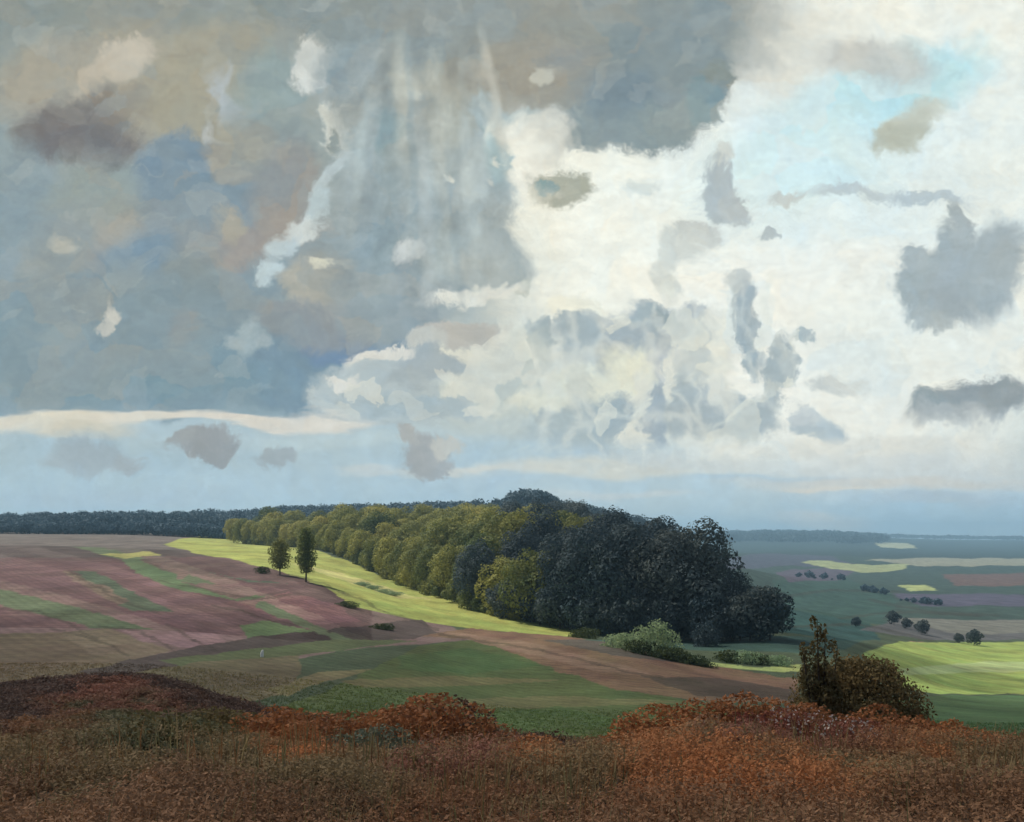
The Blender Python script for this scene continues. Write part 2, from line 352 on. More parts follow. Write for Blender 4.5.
def cloud_mat(d):
    m, nt, out = newmat('shade_cloud')
    pv = nd(nt, 'ShaderNodeVolumePrincipled'); pv.inputs['Density'].default_value = d; pv.inputs['Color'].default_value = (.9, .92, .95, 1); pv.inputs['Anisotropy'].default_value = .5
    nt.links.new(pv.outputs[0], out.inputs['Volume']); return m
MAT['shade_cloud'] = cloud_mat(.0085); MAT['shade_cloud_thick'] = cloud_mat(.0125)

# ------------------------------------------------------------------ foliage builders
def leaf_quads(C, N, size, rg, spread=.9, aspect=.62):
    """one bent leaf-clump face (kite quad) per centre C with normal near N"""
    n = len(C)
    D = N + rg.normal(0, spread, (n, 3)); D /= np.linalg.norm(D, axis=1)[:, None]+1e-9
    A = np.cross(D, rg.normal(0, 1, (n, 3))); A /= np.linalg.norm(A, axis=1)[:, None]+1e-9
    B = np.cross(D, A)
    s = (size*rg.uniform(.6, 1.35, n))[:, None]
    V = np.stack([C-A*s, C+B*s*aspect+D*s*.12, C+A*s*1.05, C-B*s*aspect-D*s*.12], 1)
    return V.reshape(-1, 3)
def lobes_of(H, W, base, n, rg, tight=.55, top=.5):
    """lobe centres on an ovoid crown of half-width W between heights base and H"""
    L = []
    h = (H-base)/2; zc = base+h
    for i in range(n):
        k = (i+.5)/n; zz = 1-1.85*k; ph = i*2.399963+rg.uniform(-.4, .4)
        r = math.sqrt(max(0, 1-zz*zz)); q = rg.uniform(.62, .78)
        prof = 1.0 if zz < 0 else (1-.25*zz*zz)
        L.append((math.cos(ph)*r*W*q*prof, math.sin(ph)*r*W*q*prof, zc+zz*h*q, W*tight*rg.uniform(.75, 1.2), h*top*rg.uniform(.7, 1.05)))
    L.append((0, 0, zc, W*.6, h*.6))
    return L
def crown_mesh(name, mat, lobes, nleaf, size, seed, depth=.35, spread=.9):
    rg = np.random.default_rng(seed)
    wts = np.array([l[3]*l[3]+l[3]*l[4] for l in lobes]); cnt = np.maximum(8, (wts/wts.sum()*nleaf).astype(int))
    Cs, Ns = [], []
    for l, c in zip(lobes, cnt):
        d = rg.normal(0, 1, (c, 3)); d[:, 2] += .25; d /= np.linalg.norm(d, axis=1)[:, None]
        rr = 1-depth*rg.random(c)**1.6 + rg.normal(0, .05, c)
        # ragged: clumps push some directions out
        bump = fbm(d[:, 0]*3+seed*3.1+l[0], d[:, 1]*3+d[:, 2]*2+l[1], seed % 17)
        rr *= .78+.42*bump
        Cs.append(np.stack([l[0]+d[:, 0]*l[3]*rr, l[1]+d[:, 1]*l[3]*rr, l[2]+d[:, 2]*l[4]*rr], 1)); Ns.append(d)
    C = np.concatenate(Cs); N = np.concatenate(Ns)
    C[:, 2] = np.maximum(C[:, 2], size*.3)
    V = leaf_quads(C, N, size, rg, spread)
    return mesh_np(name, V, np.arange(len(V)).reshape(-1, 4), mat)
def tube(pts, radii, seg=7):
    V, Fq = [], []
    pts = np.array(pts, float)
    for i, (p, r) in enumerate(zip(pts, radii)):
        t = pts[min(i+1, len(pts)-1)]-pts[max(i-1, 0)]; t /= np.linalg.norm(t)+1e-9
        a = np.cross(t, (0.3, 1, .1)); a /= np.linalg.norm(a); b = np.cross(t, a)
        for k in range(seg):
            th = 2*math.pi*k/seg; V.append(p+(a*math.cos(th)+b*math.sin(th))*r)
    for i in range(len(pts)-1):
        for k in range(seg):
            k2 = (k+1) % seg
            Fq.append((i*seg+k, i*seg+k2, (i+1)*seg+k2, (i+1)*seg+k))
    return V, Fq
def stem_mesh(name, mat, H, r0, lobes, rg, nb=7, fork=.35):
    V, Fq = [], []
    def add(pts, rad, seg=7):
        v, f = tube(pts, rad, seg); o = len(V); V.extend(v); Fq.extend([tuple(i+o for i in q) for q in f])
    lean = rg.uniform(-.02, .02, 2)*H
    add([(0, 0, -.4), (0, 0, 0), (lean[0]*.4, lean[1]*.4, H*.35), (lean[0], lean[1], H*.8)], [r0*1.5, r0*1.15, r0*.8, r0*.15])
    for l in lobes[:nb]:
        z0 = H*rg.uniform(fork, fork+.25); m = (l[0]*.5, l[1]*.5, z0+(l[2]-z0)*.6)
        add([(lean[0]*.4, lean[1]*.4, z0), m, (l[0]*.95, l[1]*.95, l[2])], [r0*.45, r0*.3, r0*.08], 5)
    return mesh_np(name, V, Fq, mat, True)
def make_kind(name, mat, H, W, base, nl, nleaf, size, seed, r0=None, tight=.55, top=.5, spread=.9, fork=.35, depth=.35):
    rg = np.random.default_rng(seed)
    lo = lobes_of(H, W, base, nl, rg, tight, top)
    return (crown_mesh(name+'_crown', mat, lo, nleaf, size, seed, depth, spread), stem_mesh(name+'_trunk', MAT['bark'], H, r0 or H*.018, lo, rg, fork=fork))
def plant(kind, name, loc, label, cat, group=None, s=1.0, rz=None, parts=('crown', 'trunk')):
    t = empty(name, loc, rng.uniform(0, 6.28) if rz is None else rz, s)
    tag(t, label, cat, group)
    mesh_obj(parts[0], kind[0], t); mesh_obj(parts[1], kind[1], t)
    return t

# ------------------------------------------------------------------ build: ground
build_ground()

# ------------------------------------------------------------------ the big wood
EDGE = [(215, 670), (238, 630), (265, 596), (300, 560), (340, 470), (385, 385), (430, 325), (480, 268), (540, 244), (600, 228), (660, 216), (720, 207), (772, 202)]
def edgeY(px):
    return float(np.interp(px, [e[0] for e in EDGE], [e[1] for e in EDGE]))
KG = [make_kind('gold', MAT['leaf_sunlit'], 20, 8.0, .8, 13, 8000, .40, 100+i, tight=.52, spread=.3, depth=.2) for i in range(3)]
KM = [make_kind('mid', MAT['leaf_half_lit'], 20, 8.4, .6, 13, 8000, .40, 200+i, tight=.52, spread=.3, depth=.2) for i in range(3)]
KD = [make_kind('dark', MAT['leaf_shaded'], 24, 8.6, .8, 14, 9500, .38, 300+i, tight=.50, spread=.35, depth=.25) for i in range(3)]
KE = [make_kind('edge', MAT['leaf_shaded'], 12, 5.5, .8, 10, 3200, .42, 340+i) for i in range(2)]
KF = [make_kind('skirt', MAT['leaf_half_lit'], 8, 4.8, -.5, 9, 2600, .38, 350+i, spread=.45) for i in range(2)]
taken = []
def far_enough(x, y, d):
    return all((x-a)**2+(y-b)**2 > d*d for a, b in taken)
nf = 0
# front row, walked along the edge
pxs = []; p = 234.0
while p < 758:
    Y = edgeY(p); pxs.append((p, Y)); p += 9.0*F/Y*(.62 if Y > 300 else .85)
for i, (p, Y) in enumerate(pxs):
    Y2 = Y+4+rng.uniform(-2, 3)
    x, y, z = P(p, Y2)
    taken.append((x, y))
    k = rng.integers(3)
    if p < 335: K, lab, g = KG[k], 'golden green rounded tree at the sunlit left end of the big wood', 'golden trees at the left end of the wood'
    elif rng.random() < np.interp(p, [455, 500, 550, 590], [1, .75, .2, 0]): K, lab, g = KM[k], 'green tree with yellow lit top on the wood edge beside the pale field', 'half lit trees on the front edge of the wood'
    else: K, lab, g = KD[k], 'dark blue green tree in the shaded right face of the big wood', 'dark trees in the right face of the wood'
    s = rng.uniform(.86, 1.05)
    if p < 300: s *= .80
    elif p < 520: s *= .80
    else: s *= float(np.interp(p, [520, 590, 640, 715], [.88, .98, 1.05, 1.0]))
    if p > 715: s *= float(np.interp(p, [700, 735, 758], [.90, .62, .44]))
    plant(K, 'forest_tree', (x, y, z-.3), lab, 'tree', g, s)
# inside
cand = []
for _ in range(9000):
    y = rng.uniform(210, 640); x = rng.uniform(-170, 62)
    p = CX+F*x/y
    if not (225 < p < 760): continue
    e = edgeY(p)
    if y < e+8: continue
    if x > np.interp(y, [200, 230, 280, 400, 640], [36, 38, 43, 34, 16]): continue
    cand.append((x, y))
nin = 0
for x, y in sorted(cand, key=lambda c: c[1]):
    if nin > 255: break
    if not far_enough(x, y, 12.6): continue
    taken.append((x, y)); nin += 1
    p = CX+F*x/y; k = rng.integers(3); z = float(height(x, y))
    split = 505 if y < 300 else 585
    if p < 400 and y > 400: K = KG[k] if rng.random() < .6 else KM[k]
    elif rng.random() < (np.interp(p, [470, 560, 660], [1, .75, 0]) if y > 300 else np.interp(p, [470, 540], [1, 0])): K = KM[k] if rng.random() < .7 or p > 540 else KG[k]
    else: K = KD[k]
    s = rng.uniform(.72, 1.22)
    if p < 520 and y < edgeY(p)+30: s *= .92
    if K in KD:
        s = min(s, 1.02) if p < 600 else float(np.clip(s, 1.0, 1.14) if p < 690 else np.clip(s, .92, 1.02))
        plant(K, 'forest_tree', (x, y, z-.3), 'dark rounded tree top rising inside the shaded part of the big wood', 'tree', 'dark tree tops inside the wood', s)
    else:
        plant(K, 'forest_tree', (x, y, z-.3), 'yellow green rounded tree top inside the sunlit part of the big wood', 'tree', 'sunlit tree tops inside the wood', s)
for i, p in enumerate(np.concatenate([np.linspace(246, 330, 16), np.linspace(330, 520, 26)])):
    Y = edgeY(p)-1+rng.uniform(-2, 3)
    x, y, z = P(p, Y)
    plant(KF[i % 2], 'edge_tree', (x, y, z-.3), 'low green tree at the foot of the wood along the pale field', 'tree', 'low green trees at the edge of the wood', rng.uniform(.5, 1.0))
# low fringe along the shaded foot of the wood
for i, p in enumerate(np.linspace(500, 770, 28)):
    Y = edgeY(p)-1+rng.uniform(-1, 3)
    x, y, z = P(p, Y)
    plant(KE[i % 2], 'edge_tree', (x, y, z-.2), 'low dark tree at the shaded foot of the big wood', 'tree', 'low trees at the foot of the wood', rng.uniform(.55, .95))

# ------------------------------------------------------------------ far woods that read as one mass
def wood_mass(name, label, spots, mat, per=220, size=1.4):
    Vs = []
    rg = np.random.default_rng(len(spots))
    for (x, y, h, w) in spots:
        z = float(height(x, y))
        d = rg.normal(0, 1, (per, 3)); d[:, 2] = np.abs(d[:, 2])*1.1-.25; d /= np.linalg.norm(d, axis=1)[:, None]
        rr = .75+.35*rg.random(per)
        C = np.stack([x+d[:, 0]*w*rr, y+d[:, 1]*w*rr, z+h*.45+d[:, 2]*h*.55*rr], 1)
        C[:, 2] = np.maximum(C[:, 2], z+.3)
        Vs.append(leaf_quads(C, d, size, rg, .6))
    V = np.concatenate(Vs)
    o = mesh_obj(name, mesh_np(name, V, np.arange(len(V)).reshape(-1, 4), mat))
    return tag(o, label, 'woodland', kind='stuff')
sp = []
for _ in range(330):
    p = rng.uniform(-80, 330); Y = rng.uniform(770, 1050)
    x = (p-CX)/F*Y; sp.append((x, Y, rng.uniform(13, 17)*(.75 if rng.random() < .3 else 1)+p*.014, rng.uniform(8, 13)))
for _ in range(340):
    p = rng.uniform(-110, 250); Y = rng.uniform(755, 772)
    x = (p-CX)/F*Y; sp.append((x, Y, rng.uniform(5, 11), rng.uniform(5, 8)))
wood_mass('far_wood', 'dark blue wood along the skyline beyond the ploughed fields', sp, MAT['leaf_hazed'], 420, 1.0)
sp = []
for _ in range(420):
    p = rng.uniform(270, 660); Y = rng.uniform(800, 1150)
    x = (p-CX)/F*Y; sp.append((x, Y, rng.uniform(16, 22), rng.uniform(9, 13)))
for _ in range(60):
    p = rng.uniform(502, 562); Y = rng.uniform(760, 840)
    x = (p-CX)/F*Y; sp.append((x, Y, (11+20*math.sqrt(max(0, 1-((p-530)/34)**2)))*rng.uniform(.92, 1.0), rng.uniform(7, 10)))
wood_mass('ridge_wood', 'dark wooded ridge with a rounded knoll behind the sunlit wood', sp, MAT['leaf_hazed'], 320, 1.3)
sp = []
for _ in range(300):
    p = rng.uniform(690, 880); Y = rng.uniform(4600, 6300)
    x = (p-CX)/F*Y; sp.append((x, Y, rng.uniform(20, 34), rng.uniform(35, 60)))
for _ in range(120):
    p = rng.uniform(860, 1150); Y = rng.uniform(7600, 9000)
    x = (p-CX)/F*Y; sp.append((x, Y, rng.uniform(24, 36), rng.uniform(60, 90)))
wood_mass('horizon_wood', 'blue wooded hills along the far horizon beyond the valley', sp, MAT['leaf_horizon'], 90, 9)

# ------------------------------------------------------------------ two slim trees on the field
def egg(name, mat, H, W, base, nleaf, size, seed, r0):
    rg = np.random.default_rng(seed); lo = []
    for z in np.arange(base+.5, H-.2, .75):
        k = (z-base)/(H-base); w = W*(math.sin(math.pi*min(1, .14+k*.80))**.6)
        for j in range(5):
            a = j*1.2566+z*2; lo.append((math.cos(a)*w*.40, math.sin(a)*w*.40, z, w*.58*rg.uniform(.68, 1.3), .7))
    return (crown_mesh(name+'_crown', mat, lo, nleaf, size, seed, .5, .5), stem_mesh(name+'_trunk', MAT['bark'], H, r0, lo[::9], rg, fork=.2))
K1 = egg('slim_a', MAT['leaf_slim'], 9.4, 3.3, 1.7, 4000, .2, 41, .17)
plant(K1, 'field_tree', P(280, 252, -.1), 'shorter egg-shaped olive tree standing alone on the pale field, left of a taller one', 'tree', 'two slim trees on the field edge')
K2 = egg('slim_b', MAT['leaf_slim'], 13.0, 2.8, 2.3, 5600, .2, 43, .2)
plant(K2, 'field_tree', P(306, 238, -.1), 'taller narrow dark green tree with a bare lower trunk on the pale field', 'tree', 'two slim trees on the field edge')

# ------------------------------------------------------------------ shrubs and small trees
def shrub_kind(mat, H, W, nleaf, size, seed, tight=.6):
    rg = np.random.default_rng(seed)
    lo = lobes_of(H, W, -H*.15, 9, rg, tight, .55)
    st = stem_mesh('stems', MAT['bark'], H*.6, H*.02, lo, rg, 8, .05)
    return (crown_mesh('shrub_foliage', mat, lo, nleaf, size, seed, .4), st)
SP = ('foliage', 'stem')
HA = shrub_kind(MAT['leaf_hedge'], 2.6, 2.6, 1500, .17, 61)
HB = shrub_kind(MAT['leaf_hedge'], 2.0, 2.2, 1300, .16, 62)
PA = shrub_kind(MAT['leaf_pale'], 5.6, 3.6, 3200, .2, 63)
PB = shrub_kind(MAT['leaf_pale'], 2.8, 3.0, 2000, .17, 64)
# along the pale field
plant(HA, 'shrub', P(262, 252, -.1), 'low dark shrub just left of the shorter field tree', 'shrub', None, .7, None, SP)
plant(HA, 'shrub', P(347, 196, -.25), 'dark low shrub on the edge of the purple field, below the taller field tree', 'shrub', None, (1.0, .8, .5), None, SP)
plant(HB, 'shrub', P(383, 166, -.25), 'dark green low shrub on the crest of the brown ploughland in the middle distance', 'shrub', None, (.9, .8, .6), None, SP)
for i, (p, Y) in enumerate([(362, 300), (372, 296), (384, 292), (393, 290)]):
    plant(PB, 'shrub', P(p, Y, -.1), 'pale sunlit shrub in a little row across the pale field', 'shrub', 'pale shrubs in a row on the pale field', (.9, .9, .5), None, SP)
# the bushes in front of the shaded wood
plant(PB, 'shrub', P(622, 158, -.4), 'low pale green bush left of the tallest pale bush before the shaded wood', 'shrub', None, 1.0, None, SP)
plant(PA, 'shrub', P(655, 152, -.6), 'tallest pale green bush in front of the shaded wood', 'shrub', None, 1.0, None, SP)
plant(HA, 'shrub', P(640, 150, -.3), 'dark bush at the foot of the tallest pale bush', 'shrub', None, .9, None, SP)
plant(PB, 'shrub', P(681, 150, -.7), 'small yellowish bush right of the tallest pale bush', 'shrub', None, .72, None, SP)
plant(HB, 'shrub', P(579, 200, -.3), 'small dark green bush at the tip of the pale field', 'shrub', None, .9, None, SP)
plant(HA, 'shrub', P(588, 196, -.3), 'yellowish green bush beside the tip of the pale field', 'shrub', None, .9, None, SP)
KB = shrub_kind(MAT['leaf_shaded'], 5.0, 2.6, 2200, .22, 66)
plant(KB, 'shrub', P(706, 195, -.2), 'lone round blue grey bush before the dark face of the wood', 'shrub', None, 1.0, None, SP)
for i, (p, Y, s) in enumerate([(664, 148, .8), (674, 148, .9), (692, 148, .7), (704, 147, .6)]):
    plant(HA, 'shrub', P(p, Y, -.5), 'dark bush in the hedge along the top of the brown slope', 'shrub', 'dark bushes along the brown slope', s, None, SP)
plant(HB, 'shrub', P(728, 160, -.3), 'small dark bush at the left of the hedge above the green strip', 'shrub', None, 1.0, None, SP)
plant(PB, 'shrub', P(746, 160, -.3), 'pale green bush in the hedge above the green strip', 'shrub', None, .85, None, SP)
plant(HA, 'shrub', P(757, 160, -.3), 'dark bush right of the pale bush in the hedge above the green strip', 'shrub', None, .7, None, SP)
plant(PB, 'shrub', P(778, 160, -.3), 'olive low bush at the right of the hedge above the green strip', 'shrub', None, .7, None, SP)
# valley trees
VT = make_kind('valley', MAT['leaf_shaded'], 9, 4.2, .6, 9, 1400, .5, 71)
VL = ['leftmost small dark tree on the grey valley field', 'small dark tree in the valley between a left neighbour and a larger round tree', 'small dark round tree standing over a patch of pinkish bare earth in the valley',
      'small dark tree at the left edge of the bright valley meadow', 'dark tree at the right of the bright valley meadow', 'rightmost dark tree by the bright valley meadow']
for (p, Y, s), lab in zip([(894, 520, 1.0), (907, 500, .75), (922, 470, .95), (856, 440, .6), (959, 440, .6), (974, 430, .95)], VL):
    plant(VT, 'valley_tree', P(p, Y, -.2), lab, 'tree', 'small trees in the valley', s*.82)
HT = make_kind('hedge', MAT['leaf_hazed'], 8, 5, .3, 8, 500, 1.0, 73)
for a, b, Y0, Y1, n in [(866, 886, 1000, 960, 5), (903, 937, 880, 820, 9), (800, 842, 1300, 1290, 6)]:
    for i in range(n):
        k = i/(n-1); p = a+(b-a)*k+rng.uniform(-2.5, 2.5); Y = Y0+(Y1-Y0)*k
        plant(HT, 'hedgerow_tree', P(p, Y, -.3), 'tiny dark tree in a distant hedgerow across the valley fields', 'tree', 'hedgerow trees across the valley', rng.choice([.3, .4, .55, .75, 1.0])*rng.uniform(.8, 1.1)*Y/1150)

# ------------------------------------------------------------------ box helper
def box(x0, x1, y0, y1, z0, z1):
    V = [(x0,y0,z0),(x1,y0,z0),(x1,y1,z0),(x0,y1,z0),(x0,y0,z1),(x1,y0,z1),(x1,y1,z1),(x0,y1,z1)]
    return V, [(0,3,2,1),(4,5,6,7),(0,1,5,4),(1,2,6,5),(2,3,7,6),(3,0,4,7)]
# ------------------------------------------------------------------ white speck on the dark lane, a paint chip built as a stone
rg = np.random.default_rng(5)
V, Q = tube([(0, 0, -.2), (0, 0, .15), (.02, 0, .45), (.08, .02, .68), (.1, .02, .74)], [.17, .19, .16, .09, .01], 8)
V = np.array(V)+rg.normal(0, .012, (len(V), 3))
st = mesh_obj('paint_chip_stone', mesh_np('paint_chip_stone', V, Q, MAT['stone'], True)); st.location = P(262, 103)
tag(st, 'small white paint chip built as an upright stone in the dark lane below the ploughed fields', 'stone')

# ------------------------------------------------------------------ foreground heath
PAL = np.array([(.25,.120,.062),(.42,.165,.065),(.105,.066,.054),(.110,.115,.062),(.235,.165,.085),(.27,.115,.080)])
def heath_cover():
    rg = np.random.default_rng(11); Vs, Cs = [], []
    n = 24000
    y = 4.5+rg.random(n)**.8*26; u = rg.uniform(-.76, .76, n); x = u*(y+4); z = height(x, y)
    pc = CX+F*x/y
    d1 = fbm(x*.33+3, y*.33, 61); d2 = fbm(x*.8+30, y*.8, 67)
    spots = [(60,25,90,.9,2),(160,25,90,1,2),(230,24,50,.8,2),(120,17,60,1,3),(200,17,50,1,3),(160,13,120,.9,4),(60,17,50,.8,0),(110,20,60,.6,5),(275,19,40,1.4,1),(300,16,40,1,1),(330,18,35,1,5),(365,17,35,1.2,4),
             (345,20,30,1,0),(400,20,35,1.3,1),(450,22,40,1,2),(430,17,40,1,5),(480,19,40,.9,0),(540,20,40,1,2),(530,17,30,1,1),(600,18,40,1,4),(570,14,60,.8,4),(650,20,40,1.1,1),(660,15,60,1,1),(720,21,50,1.1,0),(700,16,50,.9,4),(760,19,40,1,5),(820,19,50,1,5),(880,18,50,1,0),(940,20,60,1,1),(980,18,60,.8,4),(900,14,70,.8,4),(300,12,90,.6,4),(500,11,90,.6,0),(760,12,90,.6,1),(-60,20,90,1,2),(1060,20,70,1,0)]
    qx = pc+(fbm(x*.9+5, y*.9, 71)-.5)*120; qy = np.log(y)+(fbm(x*.9+15, y*.9, 73)-.5)*.5
    W = np.zeros((n, len(PAL)))+.03
    for (sp_, sy_, r_, w_, k_) in spots:
        W[:, k_] += w_*np.exp(-((qx-sp_)/r_)**2-((qy-math.log(sy_))/.13)**2)
    W = W**2.2; W /= W.sum(1)[:, None]; CC = W @ PAL
    for i in range(n):
        w = np.clip((d1[i]-.5)*5+.5, 0, 1)
        c = CC[i]*(.72+.56*d2[i])*rg.uniform(.88, 1.12)
        mound = np.clip((300-pc[i])/90, 0, 1)*np.clip((y[i]-15)/4, 0, 1)
        m = 56; hgt = rg.uniform(.12, .40)*(.55+1.0*w)*(1-.6*mound); rad = rg.uniform(.12, .3)
        t = rg.random(m)**.7
        a = rg.uniform(0, 6.283, m); rr = rad*np.sqrt(rg.random(m))*(0.4+.6*t)
        C = np.stack([x[i]+np.cos(a)*rr, y[i]+np.sin(a)*rr, z[i]+hgt*t], 1)
        N = np.stack([np.cos(a)*.5, np.sin(a)*.5-.2, np.full(m, .8)], 1)
        Vs.append(leaf_quads(C, N, .016+.0009*y[i], rg, .32, .42)); Cs.append(np.repeat(np.append(c, 1)[None], m*4, 0))
    V = np.concatenate(Vs); Cc = np.concatenate(Cs)
    me = mesh_np('heath_cover', V, np.arange(len(V)).reshape(-1, 4), MAT['leaf_tint'], False, Cc)
    return tag(mesh_obj('heath_cover', me), 'low heather and rusty bracken covering the foreground bank', 'heath', kind='stuff')
heath_cover()
def grass_cover():
    # tufts of whatever the plot grows, over the nearer fields
    rg = np.random.default_rng(23)
    n = 30000
    y = 31+50*rg.random(n)**1.1; x = rg.uniform(-.66, .66, n)*y; z = height(x, y)
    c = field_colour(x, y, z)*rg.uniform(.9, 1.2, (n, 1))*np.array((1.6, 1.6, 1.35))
    k = 4
    a = rg.uniform(0, 6.283, (n, k)); h = rg.uniform(.04, .13, (n, k))*(.6+.8*fbm(x/9, y/9, 51))[:, None]; w = .02+.00035*y[:, None]; r = rg.uniform(0, .16, (n, k))
    bx = x[:, None]+np.cos(a*3)*r; by = y[:, None]+np.sin(a*3)*r
    V = np.stack([np.stack([bx-np.cos(a)*w, by-np.sin(a)*w, z[:, None]-.03+0*a], -1), np.stack([bx+np.cos(a)*w, by+np.sin(a)*w, z[:, None]-.03+0*a], -1),
                  np.stack([bx+np.sin(a)*h*.9, by+np.cos(a)*h*.9, z[:, None]+h], -1)], 2).reshape(-1, 3)
    cc = np.ones((n, k, 3, 4)); cc[..., :3] = c[:, None, None, :]
    me = mesh_np('grass_cover', V, np.arange(len(V)).reshape(-1, 3), MAT['grass'], False, cc.reshape(-1, 4))
    tag(mesh_obj('grass_cover', me), 'tufts of grass and stubble over the nearer fields', 'grass', kind='stuff')
grass_cover()
def dry_stems():
    rg = np.random.default_rng(29)
    n = 8200
    y = 5+rg.random(n)**.8*22; x = rg.uniform(-.66, .66, n)*(y+1.5); z = height(x, y)
    keep = (fbm(x*.5+7, y*.5, 91) > .5) & ~((CX+F*x/y < 300) & (y > 14))
    x, y, z = x[keep], y[keep], z[keep]; n = len(x)
    a = rg.uniform(0, 6.283, n); h = rg.uniform(.3, .75, n); w = .004+.0004*y; l = rg.uniform(.05, .4, n)*h
    px, py = np.cos(a)*w, np.sin(a)*w; lx, ly = -np.sin(a)*l, np.cos(a)*l
    V = np.stack([np.stack([x-px, y-py, z], -1), np.stack([x+px, y+py, z], -1), np.stack([x+px*.7+lx*.4, y+py*.7+ly*.4, z+h*.6], -1), np.stack([x-px*.7+lx*.4, y-py*.7+ly*.4, z+h*.6], -1), np.stack([x+lx, y+ly, z+h], -1)], 1)
    I = np.arange(n)[:, None]*5
    q = np.concatenate([I+np.array([[0, 1, 2]]), I+np.array([[0, 2, 3]]), I+np.array([[3, 2, 4]])])
    c = np.array([(.30, .22, .11), (.26, .13, .06), (.20, .17, .08)])[rg.integers(0, 3, n)]*rg.uniform(.7, 1.2, (n, 1))
    cc = np.ones((n, 5, 4)); cc[..., :3] = c[:, None, :]
    me = mesh_np('dry_grass', V.reshape(-1, 3), q, MAT['leaf_tint'], False, cc.reshape(-1, 4))
    tag(mesh_obj('dry_grass', me), 'dry grass stems sticking up through the foreground heath', 'grass', kind='stuff')
dry_stems()
BR = [shrub_kind(MAT['leaf_rust'], 1.3, 1.0, 2600, .050, 81+i, .5) for i in range(2)]
BH = [shrub_kind(MAT['leaf_heather'], 1.1, 1.1, 2600, .045, 84+i, .5) for i in range(2)]
BG = shrub_kind(MAT['leaf_grey'], .9, .95, 2200, .045, 87, .5)
BO = shrub_kind(MAT['leaf_bush'], 1.0, 1.1, 2200, .050, 88, .5)
BD = shrub_kind(MAT['leaf_red'], 1.0, .9, 2200, .045, 89, .5)
heath_spots = [
 (BR[0], 425, 21, 1.15, 'tallest rust brown bush in the middle of the foreground heath'),
 (BH[0], 440, 22.5, 1.15, 'dark heathery bush behind the tallest rust bush in the foreground'),
 (BR[1], 395, 19, .9, 'orange rust bush left of the tallest rust bush in the foreground'),
 (BG, 372, 17.5, .9, 'grey green clump left of the orange rust bush in the foreground'),
 (BR[0], 478, 22, .75, 'rust bush at the right shoulder of the tallest rust bush'),
 (BH[1], 545, 21, .8, 'dark rusty bush in the dip at the middle of the foreground'),
 (BR[1], 530, 18, .6, 'small orange bush in front of the dark bush in the dip'),
 (BR[1], 655, 21, .95, 'rust bush on the rise right of the dip in the foreground'),
 (BR[0], 700, 22, .9, 'orange brown bush on the rise left of the flowering clump'),
 (BR[1], 745, 22.5, 1.05, 'broad rust bush left of the big green bush'),
 (BD, 770, 21, .85, 'reddish bush at the left foot of the big green bush'),
 (BD, 855, 20.5, .85, 'crimson brown bush in front of the big green bush'),
 (BR[0], 300, 19, .8, 'orange bush at the right end of the dark heather mound'),
 (BO, 165, 14.5, .7, 'dark olive bush on the near side of the heather mound at the left'),
 (BO, 135, 14, .55, 'smaller dark olive bush left of the olive bush on the heather mound'),
 (BO, 222, 19, .6, 'dark green bush where the heather mound slopes down to the right'),
 (BH[0], 90, 23, .35, 'dark heather bush on the crest of the mound at the far left'),
 (BH[1], 190, 23, .35, 'dark heather bush on the crest of the mound at its right'),
 (BR[1], 270, 17, .7, 'bright rust bush below the right slope of the heather mound'),
 (BG, 330, 20, .7, 'small grey green clump among rusty bracken right of the heather mound'),
 (BR[0], 800, 22.5, .95, 'rust bush against the foot of the olive sapling'),
 (BR[1], 880, 22, .9, 'orange rust bush against the middle of the big bush'),
 (BR[1], 800, 20.5, .7, 'rust bush among the pink flower heads at the foot of the big bush'),
 (BR[0], 905, 21, .8, 'rust bush under the right side of the big green bush'),
 (BR[1], 960, 21, .7, 'orange brown bush at the far right of the foreground heath'),
 (BR[0], 350, 21, .8, 'rust bush just left of the orange bush in the foreground'),
 (BR[0], 610, 17, .6, 'low rust bush at the bottom of the dip right of centre'),
]
for K, p, Y, s, lab in heath_spots:
    plant(K, 'heath_bush', P(p, Y, -.15), lab, 'bush', 'bushes on the foreground heath', (s*1.15, s*1.15, s*.85), None, SP)
BF = shrub_kind(MAT['leaf_red'], .8, .8, 1200, .045, 91, .5)
BFf = crown_mesh('flowers', MAT['flower'], lobes_of(.95, .85, .35, 7, np.random.default_rng(4), .45, .4), 130, .035, 92, .1)
for p, Y, lab in [(793, 19.5, 'low clump with pale pink flower heads left of the big bush'), (840, 18.5, 'low clump with pale pink flower heads in front of the big bush')]:
    t = plant(BF, 'flowering_clump', P(p, Y, -.1), lab, 'bush', 'flowering clumps by the big bush', .85, None, SP)
    mesh_obj('blossom', BFf, t)

